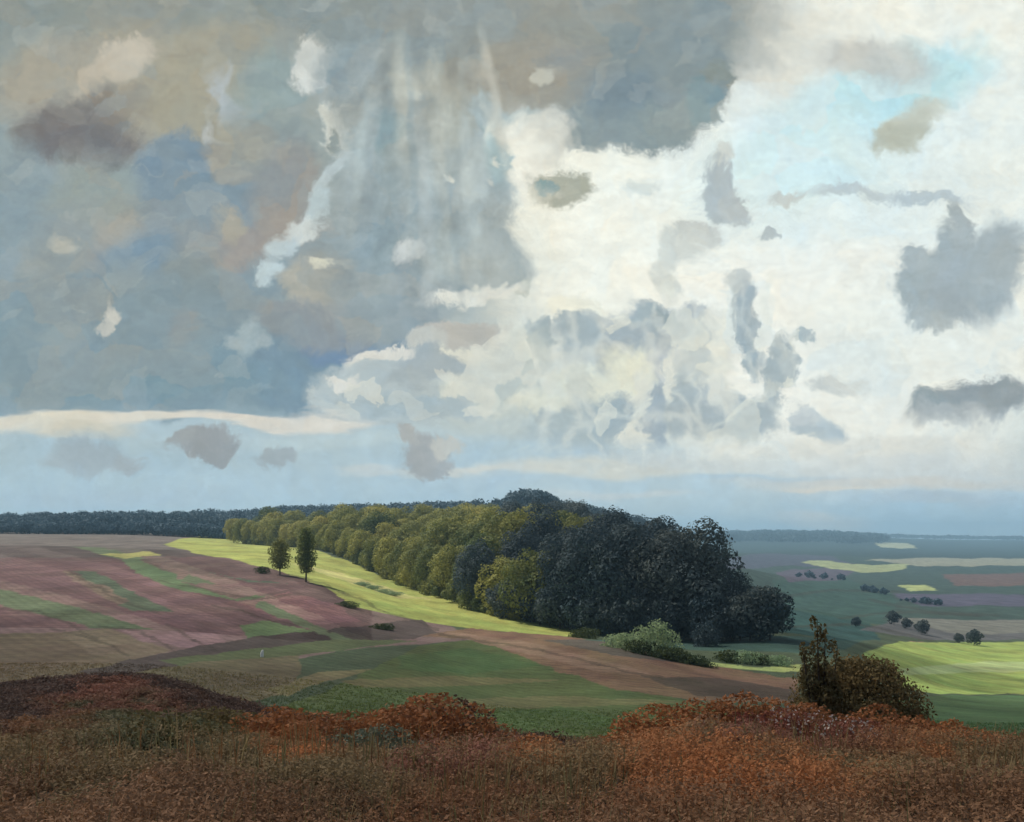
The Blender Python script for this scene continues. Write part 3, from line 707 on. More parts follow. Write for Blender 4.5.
# ------------------------------------------------------------------ the big bush and its sapling on the right
lo = [(-.25, 0, 1.05, .95, .95), (.55, .1, 1.25, .95, .85), (1.15, -.1, .85, .75, .8), (1.45, 0, .45, .6, .55), (-.7, 0, .6, .7, .7), (.2, -.5, .7, .9, .7), (.9, -.4, .55, .8, .6), (0.2, .1, 1.55, .55, .5), (.85, .2, 1.6, .5, .4)]
bb = empty('big_bush', P(844, 25, -.35), 0, (1.12, 1.1, 1.22)); tag(bb, 'big dark green rounded bush on the right of the foreground heath', 'bush')
mesh_obj('foliage', crown_mesh('big_bush_foliage', MAT['leaf_bush'], lo, 24000, .038, 95, .4, .55), bb)
mesh_obj('stem', stem_mesh('big_bush_stems', MAT['bark'], 1.5, .05, lo, np.random.default_rng(3), 8, .05), bb)
sl = []
rg = np.random.default_rng(17)
for (x, zt, w) in [(-.12, 3.25, .17), (.08, 3.0, .14), (-.48, 2.55, .16), (.38, 2.55, .15), (-.3, 2.0, .28), (.2, 2.1, .26)]:
    for z in np.arange(.5, zt, .2):
        k = z/zt
        sl.append((x*(.35+.65*k)+rg.normal(0, .07), rg.normal(0, .12), z, w*(1.35-.85*k)*rg.uniform(.7, 1.2), .2))
spg = empty('sapling', P(822, 24.2, -.2)); tag(spg, 'young olive brown sapling with tall thin shoots rising left of the big bush', 'sapling')
mesh_obj('foliage', crown_mesh('sapling_foliage', MAT['leaf_bush'], sl, 5600, .044, 97, .6), spg)
VV, QQ = [], []
for (x, zt) in [(-.12, 3.2), (.08, 2.95), (-.48, 2.5), (.38, 2.5), (-.3, 2.0), (.2, 2.05)]:
    v, q = tube([(x*.2, 0, -.2), (x*.45, 0, zt*.35), (x*.8, 0, zt*.7), (x, 0, zt)], [.04, .032, .02, .006], 6)
    o = len(VV); VV += v; QQ += [tuple(i+o for i in a) for a in q]
mesh_obj('stem', mesh_np('sapling_stems', VV, QQ, MAT['bark'], True), spg)
HAZE_PLACEHOLDER = None

# ------------------------------------------------------------------ sun and sky
SUN_AZ = R(-52); SUN_EL = R(50)         # azimuth from straight ahead, negative to the left
sdir = (math.sin(SUN_AZ)*math.cos(SUN_EL), math.cos(SUN_AZ)*math.cos(SUN_EL), math.sin(SUN_EL))
su = bpy.data.lights.new('sun', 'SUN'); su.energy = 4.8; su.angle = R(.5); su.color = (1, .93, .80)
so = bpy.data.objects.new('sun', su); col.objects.link(so)
import mathutils
so.rotation_euler = mathutils.Vector(sdir).to_track_quat('Z', 'Y').to_euler(); so.location = (0, 0, 300)

w = bpy.data.worlds.new('World'); sc.world = w; w.use_nodes = True
w.cycles.sampling_method = 'MANUAL'; w.cycles.sample_map_resolution = 256
nt = w.node_tree; nt.nodes.clear(); L = nt.links.new
wout = nd(nt, 'ShaderNodeOutputWorld')
sky = nd(nt, 'ShaderNodeTexSky'); sky.sky_type = 'NISHITA'; sky.sun_disc = False; sky.sun_elevation = SUN_EL; sky.sun_rotation = SUN_AZ
skym = nd(nt, 'ShaderNodeVectorMath', operation='SCALE'); skym.inputs[3].default_value = .09; L(sky.outputs[0], skym.inputs[0])
tc = nd(nt, 'ShaderNodeTexCoord'); sx = nd(nt, 'ShaderNodeSeparateXYZ'); L(tc.outputs['Generated'], sx.inputs[0])
def M(op, a, b=None, c=None, clamp=False):
    n = nd(nt, 'ShaderNodeMath', operation=op); n.use_clamp = clamp
    for i, v in enumerate((a, b, c)):
        if v is None: continue
        if isinstance(v, (int, float)): n.inputs[i].default_value = v
        else: L(v, n.inputs[i])
    return n.outputs[0]
dy = M('MAXIMUM', sx.outputs[1], .12)
# a flat cloud chart facing north: direction (east/north, up/north), scaled so that 1000 units is about 45 degrees
SX = M('MULTIPLY_ADD', M('DIVIDE', sx.outputs[0], dy), F, CX)
SY = M('MULTIPLY_ADD', M('DIVIDE', sx.outputs[2], dy), -F, HZ)
cb = nd(nt, 'ShaderNodeCombineXYZ'); L(SX, cb.inputs[0]); L(SY, cb.inputs[1]); P_ = cb.outputs[0]
def noise(vec, scale, detail=3, rough=.55, sxy=None):
    if sxy:
        mp = nd(nt, 'ShaderNodeMapping'); mp.inputs['Scale'].default_value = sxy+(1,); L(vec, mp.inputs[0]); vec = mp.outputs[0]
    n = nd(nt, 'ShaderNodeTexNoise'); n.inputs['Scale'].default_value = scale; n.inputs['Detail'].default_value = detail; n.inputs['Roughness'].default_value = rough
    L(vec, n.inputs['Vector']); return n
def warp(vec, scale, amp, detail=3, rough=.55, sxy=None):
    n = noise(vec, scale, detail, rough, sxy)
    s = nd(nt, 'ShaderNodeVectorMath', operation='SUBTRACT'); L(n.outputs['Color'], s.inputs[0]); s.inputs[1].default_value = (.5, .5, .5)
    m = nd(nt, 'ShaderNodeVectorMath', operation='MULTIPLY_ADD'); L(s.outputs[0], m.inputs[0]); m.inputs[1].default_value = (amp, amp, 0); L(vec, m.inputs[2])
    return m.outputs[0]
PW = warp(warp(P_, 1/95, 56, 2), 1/24, 40, 6, .72)        # cloud edges
PS = warp(P_, 1/30, 34, 4, .6, (.25, 1.0))                # lighter warp for the level streaks near the skyline
def mixc(fac, a, b):
    n = nd(nt, 'ShaderNodeMix', data_type='RGBA')
    if isinstance(fac, (int, float)): n.inputs[0].default_value = fac
    else: L(fac, n.inputs[0])
    for i, v in ((6, a), (7, b)):
        if isinstance(v, tuple): n.inputs[i].default_value = v
        else: L(v, n.inputs[i])
    return n.outputs[2]
# base: level bands
ssy = nd(nt, 'ShaderNodeSeparateXYZ'); L(PS, ssy.inputs[0])
mr = nd(nt, 'ShaderNodeMapRange'); mr.inputs[1].default_value = 0; mr.inputs[2].default_value = 545; L(ssy.outputs[1], mr.inputs[0])
rp = nd(nt, 'ShaderNodeValToRGB'); L(mr.outputs[0], rp.inputs[0])
st_ = [(0, '#8f9693'), (.2, '#95a0a2'), (.5, '#8f9ea6'), (.70, '#8397a2'), (.755, '#8fa3ad'), (.78, '#b2c4cb'), (.86, '#b1c6d0'), (1, '#bccfdb')]
while len(rp.color_ramp.elements) < len(st_): rp.color_ramp.elements.new(.5)
for e, (p, c) in zip(rp.color_ramp.elements, st_): e.position = p; e.color = lin(c)
C_ = rp.outputs[0]
def blob(cx, cy, rx, ry, rot, soft, colr, op=1.0, vec=None):
    global C_
    mp = nd(nt, 'ShaderNodeMapping', vector_type='TEXTURE')
    mp.inputs['Location'].default_value = (cx, cy, 0); mp.inputs['Rotation'].default_value = (0, 0, R(rot)); mp.inputs['Scale'].default_value = (rx, ry, 1)
    L(vec or PW, mp.inputs[0])
    ln = nd(nt, 'ShaderNodeVectorMath', operation='LENGTH'); L(mp.outputs[0], ln.inputs[0])
    r = nd(nt, 'ShaderNodeMapRange', interpolation_type='SMOOTHSTEP')
    r.inputs[1].default_value = 1+soft; r.inputs[2].default_value = 1-soft; r.inputs[3].default_value = 0; r.inputs[4].default_value = op
    L(ln.outputs[1], r.inputs[0])
    k = lin(colr)
    if 520 < cx < 800 and 290 < cy < 450 and k[2] > k[0] and k[0] < .57:      # the blue grey cumulus heads low in the middle
        k = (k[0]*.87, k[1]*.89, k[2]*.90, 1)
    C_ = mixc(r.outputs[0], C_, k)
BLOBS = [
 # the bright break in the clouds
 (840,190,290,330,0,.20,'#eff2ea',1), (640,290,190,150,-25,.22,'#f1f3e7',1), (560,370,170,90,0,.30,'#cdd4cf',1), (760,100,110,120,20,.3,'#e7e8df',1),
 (690,240,170,110,-20,.5,'#f8f9ee',1), (830,330,170,110,0,.5,'#f6f7ef',.9),
 (840,150,170,80,-10,.7,'#e0f0f3',.8), (850,108,85,36,-20,.5,'#c3e6ee',1), (800,170,90,48,-15,.6,'#d6eef2',.95), (930,75,60,30,-10,.5,'#bde2ea',.95), (880,225,130,24,0,.6,'#e2f0f2',.8), (905,330,90,60,0,.7,'#e4eeec',.6),
 (870,62,60,20,8,.5,'#c9cbc6',.9), (765,72,38,22,0,.5,'#d9d9d0',.9),
 (905,130,30,17,-22,.35,'#b9beb1',.95), (925,112,20,14,0,.5,'#c4cbc2',.8),
 # left mass
 (170,85,170,60,0,.35,'#a3a195',1), (70,80,70,36,-15,.3,'#a8a498',1), (125,58,32,14,-25,.35,'#c9c2b3',.9), (95,80,30,10,-35,.4,'#bdb7a9',.8), (85,135,62,34,10,.3,'#7d7977',1), (120,105,36,24,0,.4,'#86827e',.9), (75,150,45,20,0,.4,'#77777a',.8),
 (215,110,90,50,10,.4,'#a4a295',.9), (225,140,18,7,50,.4,'#b9bfc0',.8), (228,102,10,26,-25,.4,'#b4bdc2',.8),
 (285,100,50,50,0,.35,'#97a5a6',1), (320,150,40,60,0,.4,'#9aa8a9',1),
 (185,180,55,44,0,.18,'#8394a1',1), (160,215,46,36,20,.22,'#8495a2',1), (215,215,50,60,0,.4,'#8898a3',1), (215,162,26,22,0,.3,'#8293a0',1), (238,160,30,20,10,.3,'#a39f94',.9), (250,140,22,26,0,.4,'#a5a397',.9),
 (288,190,40,52,10,.35,'#9c9a96',1), (300,215,26,20,0,.4,'#a29d97',.9),
 (95,220,50,60,0,.4,'#97a09e',1), (75,260,50,50,0,.4,'#98a0a1',1), (115,275,26,40,0,.4,'#9d9c98',.9), (60,250,13,9,0,.6,'#bdbcb0',.8), (225,245,55,22,-10,.35,'#a09c98',.9), (225,225,14,18,0,.4,'#aaa69a',.9), (125,245,22,26,30,.35,'#a5a29a',.9),
 (150,280,60,40,0,.4,'#8497a5',1), (190,290,30,50,0,.5,'#8f9899',.9),
 # pale wisp running down the middle of the mass
 (312,68,16,24,10,.3,'#dcdfda',.95), (330,60,34,10,0,.4,'#c5cbc8',.8), (338,118,13,34,-8,.3,'#dadcd2',1), (337,133,6,14,0,.3,'#87938f',1), (330,170,9,30,22,.35,'#cfd9d8',.95), (318,205,11,28,28,.4,'#c3d2d4',.9), (300,228,22,13,-30,.35,'#d3dad8',.9), (283,246,18,10,-20,.4,'#bccbd0',.9), (268,272,13,15,0,.3,'#bfd0d6',.95),
 (360,75,40,26,0,.4,'#93a0a5',1), (350,92,24,12,0,.4,'#8298a4',.9),
 (330,280,44,30,0,.35,'#a8a79f',1), (322,264,14,6,-10,.35,'#dedbc6',.95), (348,266,10,8,0,.35,'#cfccbb',.9), (310,290,30,24,0,.4,'#b0aea3',.9), (330,315,50,16,0,.35,'#9b9fa1',.9),
 # shafts of light, drawn into the sky colour
 (410,180,80,150,0,.4,'#a0abad',1), (460,210,50,110,0,.5,'#a6b2b4',1), (430,90,60,50,0,.5,'#a4a7a1',.9), (405,70,12,22,0,.4,'#bfc3ba',.9), (385,130,16,24,0,.4,'#8ba0a5',.8), (450,120,20,40,0,.5,'#aeb1a8',.8), (370,230,30,60,0,.5,'#98a6ac',.9),
 (404,262,16,13,0,.25,'#cdd3d2',1), (414,254,12,10,0,.3,'#c3cac9',1), (400,285,60,18,0,.4,'#9aa6ab',.9),
 # dark cloud at the top centre
 (560,20,220,70,0,.3,'#939a99',1), (600,78,120,62,0,.2,'#8b9698',1), (655,90,62,62,0,.2,'#8a969a',1), (690,20,50,60,0,.3,'#909a9c',1), (590,128,70,24,0,.25,'#919c9e',1), (530,75,55,44,0,.35,'#9b9b94',1), (655,130,40,22,0,.25,'#8f9c9f',1), (690,60,30,34,0,.3,'#8b979b',1), (700,110,16,24,0,.25,'#8499a0',1), (714,80,17,14,0,.22,'#8d9694',1), (620,95,40,22,0,.5,'#82919a',.8), (545,78,9,9,0,.3,'#c2c2b6',.95), (570,60,30,16,0,.5,'#93999a',.9),
 (510,122,32,13,0,.25,'#8fa4a8',1), (485,108,16,16,0,.4,'#adbbbd',.9), (545,140,26,26,0,.4,'#d9d9cf',1), (520,150,20,40,-10,.4,'#e6e6db',1), (495,140,10,30,-12,.35,'#d6d9cf',.9), (500,165,18,32,-8,.4,'#a9bdc0',1), (535,175,18,34,0,.4,'#ebebe0',1), (478,175,14,40,0,.5,'#b3bfc0',.9),
 (562,193,28,21,0,.22,'#a9ac9f',1), (551,190,11,10,0,.25,'#8da2a4',1), (533,219,5,6,0,.3,'#8ea3a8',1),
 (505,245,26,44,-14,.25,'#a9b2b1',1), (480,262,24,20,0,.4,'#b0b8b6',.9), (540,240,22,40,0,.5,'#edeee2',1), (515,286,10,10,0,.3,'#c3c8be',.9), (470,292,46,10,-8,.35,'#dedfd6',1),
 # lower left dark band
 (180,372,190,42,0,.12,'#8498a3',1), (70,350,90,64,0,.3,'#8798a0',1), (300,372,60,40,0,.14,'#8094a2',1), (150,315,110,40,0,.4,'#8b989d',1), (355,338,66,20,0,.2,'#7c90a6',1), (300,325,60,20,0,.4,'#93999c',.9), (400,320,50,26,0,.3,'#95a0a5',1), (240,345,14,22,10,.5,'#a5b3b7',.8), (222,352,12,10,0,.4,'#a6b0b1',.8), (255,352,14,10,0,.4,'#a9b5b8',.8), (114,322,7,13,8,.6,'#d2d0c5',.9), (108,332,10,8,0,.4,'#c3c3bb',.9), (65,330,30,12,0,.5,'#96a2a5',.8), (180,325,10,18,0,.5,'#979590',.7), (150,388,120,14,0,.5,'#7f959f',.8),
 # cumulus steps in the middle
 (345,396,24,22,0,.2,'#c9d0cd',1), (372,362,26,14,0,.2,'#d4d4cb',1), (400,392,80,40,0,.2,'#b5c1c4',1), (455,370,60,40,0,.25,'#bcc5c4',1), (455,330,44,12,-4,.2,'#bab9b3',1), (425,340,22,12,0,.25,'#c3c6c1',1), (470,348,40,7,-4,.3,'#dcdccf',1), (432,360,36,14,0,.25,'#a6b1b6',1), (380,352,30,6,0,.3,'#dddbd2',1), (405,378,22,12,0,.3,'#a9b3b6',.9), (455,385,16,14,0,.35,'#d3d6ca',.9), (420,408,60,14,0,.35,'#a9b8be',.9), (350,378,14,8,0,.3,'#dfdfd8',.9),
 (505,375,36,44,0,.3,'#c2cbc6',1), (500,435,60,20,0,.3,'#bfcac9',1), (530,330,22,16,0,.22,'#b1bec1',1), (520,352,24,22,0,.4,'#c6cdc7',.9),
 (585,332,32,26,0,.2,'#b2bfc4',1), (590,360,30,20,0,.35,'#c4cccb',1), (640,332,36,34,-10,.2,'#aebbc3',1), (645,312,18,14,0,.25,'#aab9bf',1), (655,362,26,18,0,.4,'#c3cbd0',.9), (575,305,34,9,0,.4,'#eff0e2',1),
 (625,365,24,24,0,.4,'#e6e7d4',1), (590,380,40,18,0,.4,'#e3e5d5',.9), (578,378,14,12,0,.3,'#bfc6bf',.9),
 (580,425,50,34,0,.3,'#bac6c8',1), (615,412,22,28,0,.25,'#b0bdc2',1), (655,412,20,34,0,.25,'#b2bdc4',1), (685,402,22,40,0,.3,'#b7c2c5',1), (635,435,12,14,20,.3,'#e2e3d8',1), (640,395,8,30,0,.4,'#dfe2d8',.9), (545,400,30,10,0,.4,'#dde0d2',.9), (670,372,8,30,0,.4,'#e2e4d9',.9),
 (685,325,16,20,0,.25,'#b9c3c7',1), (682,310,14,10,0,.3,'#c4ccd0',.9), (705,350,26,40,0,.4,'#cdd3ce',.9), (742,318,20,34,-14,.22,'#b1bdc2',1), (752,350,14,28,-8,.25,'#aebbc1',1), (784,362,16,34,12,.22,'#b3c0c5',1), (772,395,10,24,0,.35,'#bdc7c9',.9), (720,350,10,50,0,.4,'#e9ebe0',.9), (740,425,42,24,0,.3,'#b9c4c8',1), (700,420,26,28,0,.35,'#b9c4c8',.9), (722,400,12,20,0,.4,'#dde0d8',.9), (768,320,6,40,10,.4,'#eceee4',.9),
 (812,329,13,7,0,.25,'#b0bfc5',1), (815,430,22,13,0,.3,'#b7c5cc',1), (805,418,10,12,0,.35,'#c3ccd0',.9), (840,378,28,12,0,.4,'#cdd4d3',.9),
 (716,192,19,30,-5,.22,'#b5c0c4',1), (732,205,16,22,-25,.25,'#b9c3c6',1), (700,232,14,12,0,.35,'#c6cdcc',.9), (720,160,10,8,0,.4,'#d0d4ce',.8), (672,262,12,34,12,.4,'#d2d8d3',.9), (690,245,14,18,30,.4,'#ccd3d0',.9), (763,238,9,6,-10,.3,'#bac5c8',1), (640,190,18,8,-30,.4,'#d3dedd',.8), (735,285,14,12,0,.35,'#c3cbcb',.9),
 (790,200,20,8,-5,.4,'#c6cdcb',.9), (850,194,34,7,0,.4,'#bfcbcf',.9), (930,196,48,8,0,.4,'#b6c5cd',.9),
 (918,290,30,36,0,.2,'#a6b3b8',1), (948,268,22,44,0,.2,'#a4b1b7',1), (905,262,16,11,0,.3,'#afbbbf',1), (958,226,9,26,4,.3,'#a9b5ba',1), (958,288,34,34,0,.3,'#a7b3b9',1), (992,265,32,48,0,.3,'#a8b4b9',1), (935,318,28,10,0,.35,'#adb8bb',.9),
 (945,407,34,13,-6,.25,'#9aa3a6',1), (985,400,40,20,-4,.25,'#969fa4',1), (950,418,40,10,0,.5,'#b5bbbc',.8),
]
STREAKS = [
 (60,421,70,9,0,.4,'#e2dbc8',1), (150,417,60,6,-3,.4,'#e4dccb',.95), (245,420,70,5,2,.4,'#e3dacb',.9), (325,423,45,8,0,.4,'#e2ddd2',.95), (85,430,46,6,0,.5,'#dccfb4',.8), (-60,424,90,10,0,.4,'#e0d9c8',1),
 (150,455,230,24,0,.6,'#adc1ca',.8), (300,440,130,10,0,.6,'#bfd0d5',.8),
 (330,490,330,30,0,.7,'#b6ccd8',.8), (560,480,120,34,0,.6,'#b9cedb',.8), (500,455,60,14,0,.5,'#b5cbd6',.8),
 (860,520,300,40,0,.6,'#b2cee0',1), (700,500,150,26,0,.6,'#c0d4dd',.9), (900,470,160,24,0,.6,'#d9dedd',.7),
 (600,470,110,9,0,.6,'#dcddd3',.9), (700,462,70,8,0,.6,'#d6dbd8',.8), (850,448,120,10,0,.6,'#e6e6dd',.8), (760,478,70,5,0,.6,'#b7cfdd',.8), (890,482,130,6,0,.6,'#d9d6cd',.8), (830,488,50,3,0,.6,'#e3ded2',.9), (820,520,45,7,0,.6,'#d8dbd8',.8), (620,497,70,5,0,.6,'#d3dadb',.7), (940,498,60,6,0,.6,'#b9c8d3',.8), (470,471,70,3,0,.6,'#d8d9d2',.8), (90,500,120,12,0,.7,'#b3c4d1',.7), (370,470,30,4,0,.6,'#cdd3d3',.7), (80,519,20,4,0,.5,'#c6cbd0',.7),
]
LOWCLOUDS = [
 (206,445,34,15,0,.25,'#9a9c9d',1), (222,456,17,15,0,.25,'#989a9b',1), (182,440,20,8,0,.3,'#a0a3a3',1), (88,458,34,12,0,.4,'#a2acb1',.9), (75,470,30,8,0,.4,'#a7b1b6',.8), (283,456,22,8,0,.35,'#a0a9ae',.9), (120,466,14,9,0,.4,'#a5abae',.8),
 (424,458,20,17,0,.22,'#a6a9aa',1), (405,441,12,11,0,.25,'#b0b1ae',1), (440,465,12,9,0,.3,'#a8adb0',1), (440,448,14,6,0,.35,'#c6c6bf',.9),
]
def run(rows, vec):
    # evaluated in short stretches, each waiting for the one before it, so the shader stays within its stack
    for i in range(0, len(rows), 10):
        ch = nd(nt, 'ShaderNodeVectorMath', operation='MULTIPLY_ADD'); L(C_, ch.inputs[0]); ch.inputs[1].default_value = (1e-6, 1e-6, 0); L(vec, ch.inputs[2])
        for b in rows[i:i+10]: blob(*b, vec=ch.outputs[0])
SHAFTS = [(385,200,12,110,2,.6,'#95a4a9',.5), (402,95,9,60,-3,.6,'#bcc1b9',.5), (440,130,10,90,-4,.6,'#b6bab2',.5), (375,105,5,60,3,.6,'#a9b4b5',.5), (470,180,6,90,-5,.6,'#bac5c4',.5), (425,215,7,85,-3,.6,'#b4bebf',.5), (455,225,5,70,-5,.6,'#9aa8ad',.5), (360,160,5,70,6,.6,'#aebaba',.5), (491,82,5,46,-10,.8,'#d2d3c9',.4), (500,130,5,40,-8,.7,'#d0d2c8',.45), (412,150,4,100,-2,.6,'#95a4aa',.45)]
run(BLOBS, PW); run(SHAFTS, warp(P_, 1/40, 12, 3)); run(STREAKS, PS); run(LOWCLOUDS, PW)
# broken patches inside the grey mass and bright seams between the cumulus heads
def ell(cx, cy, rx, ry, lo_=.75, hi_=1.15, vec=None):
    mp = nd(nt, 'ShaderNodeMapping', vector_type='TEXTURE'); mp.inputs['Location'].default_value = (cx, cy, 0); mp.inputs['Scale'].default_value = (rx, ry, 1); L(vec or P_, mp.inputs[0])
    ln = nd(nt, 'ShaderNodeVectorMath', operation='LENGTH'); L(mp.outputs[0], ln.inputs[0])
    r = nd(nt, 'ShaderNodeMapRange', interpolation_type='SMOOTHSTEP'); r.inputs[1].default_value = hi_; r.inputs[2].default_value = lo_; L(ln.outputs[1], r.inputs[0]); return r.outputs[0]
def band(v, a, b, c=0.0, d=1.0):
    r = nd(nt, 'ShaderNodeMapRange', interpolation_type='SMOOTHSTEP'); r.inputs[1].default_value = a; r.inputs[2].default_value = b; r.inputs[3].default_value = c; r.inputs[4].default_value = d; L(v, r.inputs[0]); return r.outputs[0]
def lum(c):
    n = nd(nt, 'ShaderNodeRGBToBW'); L(c, n.inputs[0]); return n.outputs[0]
def vor(vec, sx_, sy_, rot, feature='F1'):
    m_ = nd(nt, 'ShaderNodeMapping'); m_.inputs['Rotation'].default_value = (0, 0, R(rot)); m_.inputs['Scale'].default_value = (sx_, sy_, 1); L(vec, m_.inputs[0])
    v_ = nd(nt, 'ShaderNodeTexVoronoi', feature=feature); v_.inputs['Scale'].default_value = 1; L(m_.outputs[0], v_.inputs['Vector']); return v_
PV = warp(warp(P_, 1/70, 60, 2), 1/18, 26, 6, .7)
grey = M('MULTIPLY', M('MULTIPLY', band(lum(C_), .50, .36), band(lum(C_), .17, .27, .35, 1)), band(SY, 425, 400))
va = vor(PV, 1/64, 1/44, 25); sa = nd(nt, 'ShaderNodeSeparateColor'); L(va.outputs['Color'], sa.inputs[0])
vb = vor(PV, 1/30, 1/20, -30); sb_ = nd(nt, 'ShaderNodeSeparateColor'); L(vb.outputs['Color'], sb_.inputs[0])
C_ = mixc(M('MULTIPLY', grey, band(sa.outputs[0], .50, .85, 0, .30)), C_, lin('#a5a196'))
C_ = mixc(M('MULTIPLY', grey, band(sa.outputs[1], .52, .85, 0, .28)), C_, lin('#8698a2'))
C_ = mixc(M('MULTIPLY', grey, band(sb_.outputs[0], .55, .95, 0, .22)), C_, lin('#aeb4b2'))
C_ = mixc(M('MULTIPLY', grey, band(sb_.outputs[1], .55, .95, 0, .22)), C_, lin('#83929a'))
C_ = mixc(M('MULTIPLY', grey, band(sb_.outputs[2], .97, 1.0, 0, .1)), C_, lin('#c2c5be'))
ct = nd(nt, 'ShaderNodeVectorMath', operation='SUBTRACT'); L(C_, ct.inputs[0]); ct.inputs[1].default_value = (.335, .36, .375)
cg = nd(nt, 'ShaderNodeVectorMath', operation='SCALE'); L(ct.outputs[0], cg.inputs[0]); L(M('MULTIPLY', grey, .22), cg.inputs[3])
ca = nd(nt, 'ShaderNodeVectorMath', operation='ADD'); L(C_, ca.inputs[0]); L(cg.outputs[0], ca.inputs[1]); C_ = ca.outputs[0]
seam = M('MULTIPLY', ell(655, 375, 185, 100), band(lum(C_), .80, .66))
vc = vor(PV, 1/44, 1/56, 0, 'DISTANCE_TO_EDGE')
C_ = mixc(M('MULTIPLY', seam, band(vc.outputs['Distance'], .12, .0, 0, .32)), C_, lin('#f3f4e8'))
vd = vor(PV, 1/26, 1/34, 15); sd_ = nd(nt, 'ShaderNodeSeparateColor'); L(vd.outputs['Color'], sd_.inputs[0])
C_ = mixc(M('MULTIPLY', seam, band(sd_.outputs[0], .60, .80, 0, .3)), C_, lin('#b0bdc2'))
C_ = mixc(M('MULTIPLY', seam, band(sd_.outputs[1], .74, .82, 0, .5)), C_, lin('#eceddf'))
seam2 = ell(430, 375, 120, 60)
C_ = mixc(M('MULTIPLY', seam2, M('MULTIPLY', band(lum(C_), .36, .44), band(sb_.outputs[1], .74, .82, 0, .6))), C_, lin('#dedfd4'))
C_ = mixc(M('MULTIPLY', ell(850, 250, 200, 240), M('MULTIPLY', band(lum(C_), .62, .72), band(sa.outputs[2], .68, .80, 0, .45))), C_, lin('#dfeaea'))
edge = M('MULTIPLY', ell(500, 190, 60, 130), band(vb.outputs['Distance'], .30, .12, 0, .75))
C_ = mixc(M('MULTIPLY', edge, band(sb_.outputs[0], .35, .45)), C_, lin('#e3e4d9'))
# shafts of light fanning down from the cloud edge
fan = M('DIVIDE', M('SUBTRACT', SX, 478), M('ADD', SY, 330))
cf = nd(nt, 'ShaderNodeCombineXYZ'); L(fan, cf.inputs[0]); L(M('MULTIPLY', SY, .0012), cf.inputs[1])
nf_ = noise(cf.outputs[0], 17, 3, .55)
ray = nd(nt, 'ShaderNodeMapRange'); ray.inputs[1].default_value = .36; ray.inputs[2].default_value = .64; ray.inputs[3].default_value = .88; ray.inputs[4].default_value = 1.16; L(nf_.outputs[0], ray.inputs[0])
mp = nd(nt, 'ShaderNodeMapping', vector_type='TEXTURE'); mp.inputs['Location'].default_value = (420, 165, 0); mp.inputs['Scale'].default_value = (115, 165, 1); L(P_, mp.inputs[0])
ln = nd(nt, 'ShaderNodeVectorMath', operation='LENGTH'); L(mp.outputs[0], ln.inputs[0])
rm = nd(nt, 'ShaderNodeMapRange', interpolation_type='SMOOTHSTEP'); rm.inputs[1].default_value = 1.2; rm.inputs[2].default_value = .6; L(ln.outputs[1], rm.inputs[0])
rayv = M('ADD', M('MULTIPLY', M('SUBTRACT', ray.outputs[0], 1.0), rm.outputs[0]), 1.0)
# billow and wisp detail over everything
nb1 = noise(PW, 1/40, 6, .68); nb2 = noise(P_, 1/9, 4, .6, (.75, 1.0)); 
v1 = nd(nt, 'ShaderNodeMapRange'); v1.inputs[1].default_value = .3; v1.inputs[2].default_value = .7; v1.inputs[3].default_value = .95; v1.inputs[4].default_value = 1.065; L(nb1.outputs[0], v1.inputs[0])
v2 = nd(nt, 'ShaderNodeMapRange'); v2.inputs[1].default_value = .3; v2.inputs[2].default_value = .7; v2.inputs[3].default_value = .955; v2.inputs[4].default_value = 1.045; L(nb2.outputs[0], v2.inputs[0])
PB = warp(PW, 1/14, 16, 2)
mpb = nd(nt, 'ShaderNodeMapping'); mpb.inputs['Rotation'].default_value = (0, 0, R(35)); mpb.inputs['Scale'].default_value = (1/15, 1/7, 1); L(PB, mpb.inputs[0])
vo = nd(nt, 'ShaderNodeTexVoronoi', feature='SMOOTH_F1'); vo.inputs['Smoothness'].default_value = .35; vo.inputs['Scale'].default_value = 1; L(mpb.outputs[0], vo.inputs['Vector'])
vs = nd(nt, 'ShaderNodeSeparateColor'); L(vo.outputs['Color'], vs.inputs[0])
v3 = nd(nt, 'ShaderNodeMapRange'); v3.inputs[3].default_value = .965; v3.inputs[4].default_value = 1.035; L(vs.outputs[0], v3.inputs[0])
vv = M('MULTIPLY', M('MULTIPLY', M('MULTIPLY', v1.outputs[0], v3.outputs[0]), v2.outputs[0]), rayv)
nh = noise(PW, 1/48, 5, .65)
hm = nd(nt, 'ShaderNodeMapRange'); hm.inputs[1].default_value = .36; hm.inputs[2].default_value = .64; L(nh.outputs[0], hm.inputs[0])
warm = mixc(hm.outputs[0], (.965, 1.0, 1.012, 1), (1.035, 1.004, .945, 1))
wm = nd(nt, 'ShaderNodeVectorMath', operation='MULTIPLY'); L(C_, wm.inputs[0]); L(warm, wm.inputs[1])  # gentle warm and cool drift
cs = nd(nt, 'ShaderNodeVectorMath', operation='SCALE'); L(wm.outputs[0], cs.inputs[0]); L(vv, cs.inputs[3])
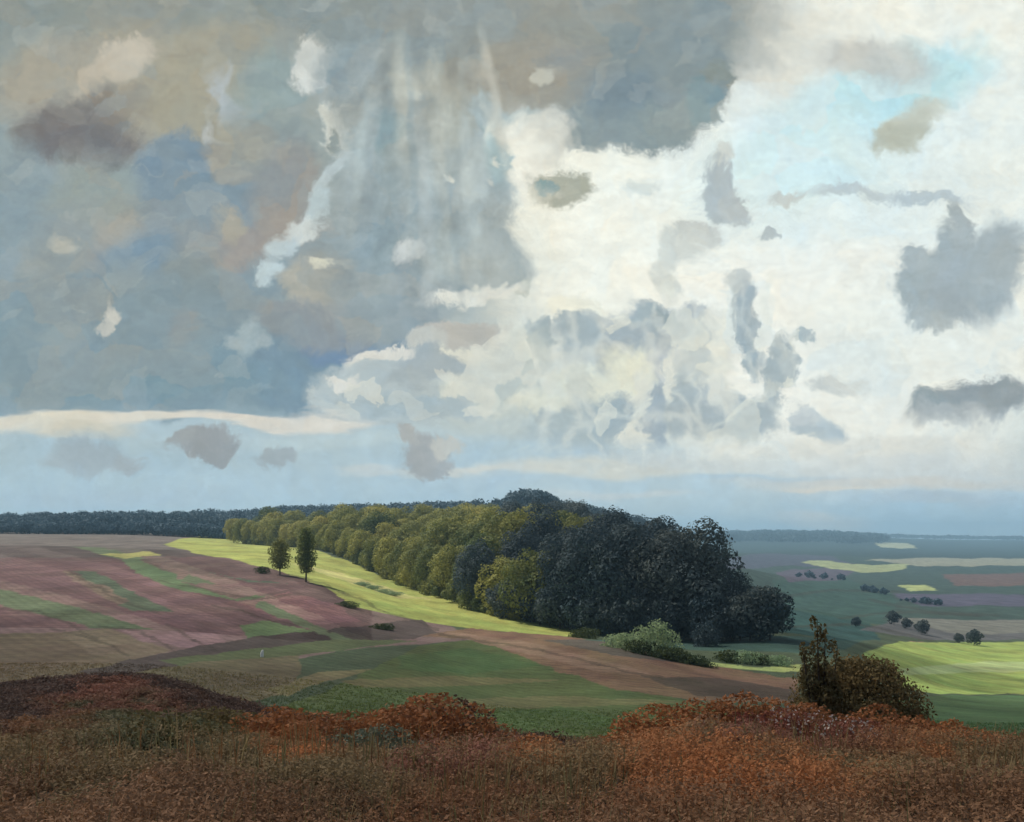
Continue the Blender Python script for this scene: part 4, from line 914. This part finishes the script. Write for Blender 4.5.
# away from the north: broken cloud over the clear sky
ng = noise(tc.outputs['Generated'], 3.2, 6, .6)
gm = nd(nt, 'ShaderNodeMapRange'); gm.inputs[1].default_value = .40; gm.inputs[2].default_value = .62; L(ng.outputs[0], gm.inputs[0])
gen = mixc(gm.outputs[0], skym.outputs[0], lin('#aab2b4'))
fd = nd(nt, 'ShaderNodeMapRange', interpolation_type='SMOOTHSTEP'); fd.inputs[1].default_value = .55; fd.inputs[2].default_value = .72; L(sx.outputs[1], fd.inputs[0])
skyc = mixc(fd.outputs[0], gen, cs.outputs[0])
bg = nd(nt, 'ShaderNodeBackground'); bg.inputs[1].default_value = 1.0; L(skyc, bg.inputs[0]); L(bg.outputs[0], wout.inputs[0])

# ------------------------------------------------------------------ unseen clouds added overhead to cast shade on the ground
def shade_cloud(cx, cy, rx, ry, hz, seed, mat):
    nu, nv = 96, 40
    th = np.linspace(0, 2*math.pi, nu, endpoint=False); ph = np.linspace(-math.pi/2+.02, math.pi/2-.02, nv)
    T, Pp = np.meshgrid(th, ph)
    dx, dy_, dz = np.cos(Pp)*np.cos(T), np.cos(Pp)*np.sin(T), np.sin(Pp)
    r = .72+.5*fbm(dx*2.3+seed*5+9, dy_*2.3+dz*1.7+20, seed)+.12*(fbm(dx*9+40, dy_*9+dz*7+40, seed+9)-.5)
    V = np.stack([cx+dx*rx*r, cy+dy_*ry*r, hz+np.where(dz < 0, dz*14, dz*55)*r], -1).reshape(-1, 3)
    I = np.arange(nu*nv).reshape(nv, nu); q = np.stack([I[:-1], np.roll(I, -1, 1)[:-1], np.roll(I, -1, 1)[1:], I[1:]], -1).reshape(-1, 4)
    return tag(mesh_obj('shade_cloud', mesh_np('shade_cloud', V, q, MAT[mat], True)), kind='structure')
CH = 350.0
def shade(x, y, rx, ry, seed, mat='shade_cloud'):      # adds an unseen cloud so that its shadow lies round (x, y)
    k = (CH+15)/sdir[2]
    shade_cloud(x+sdir[0]*k, y+sdir[1]*k, rx, ry, CH, seed, mat)
shade(-25, 50, 230, 125, 3)
shade(52, 280, 56, 95, 5, 'shade_cloud_thick')

# ------------------------------------------------------------------ the air
HD = 0.00015
m, hnt, hout = newmat('haze')
pv = hnt.nodes.new('ShaderNodeVolumePrincipled'); pv.inputs['Density'].default_value = HD; pv.inputs['Color'].default_value = (.46, .75, 1.0, 1); pv.inputs['Anisotropy'].default_value = .2
hnt.links.new(pv.outputs[0], hout.inputs['Volume'])
V, Q = box(-9800, 9800, -120, 9400, -330, 130)
me = bpy.data.meshes.new('haze'); me.from_pydata(V, [], Q); me.materials.append(m)
tag(mesh_obj('haze', me), kind='stuff')
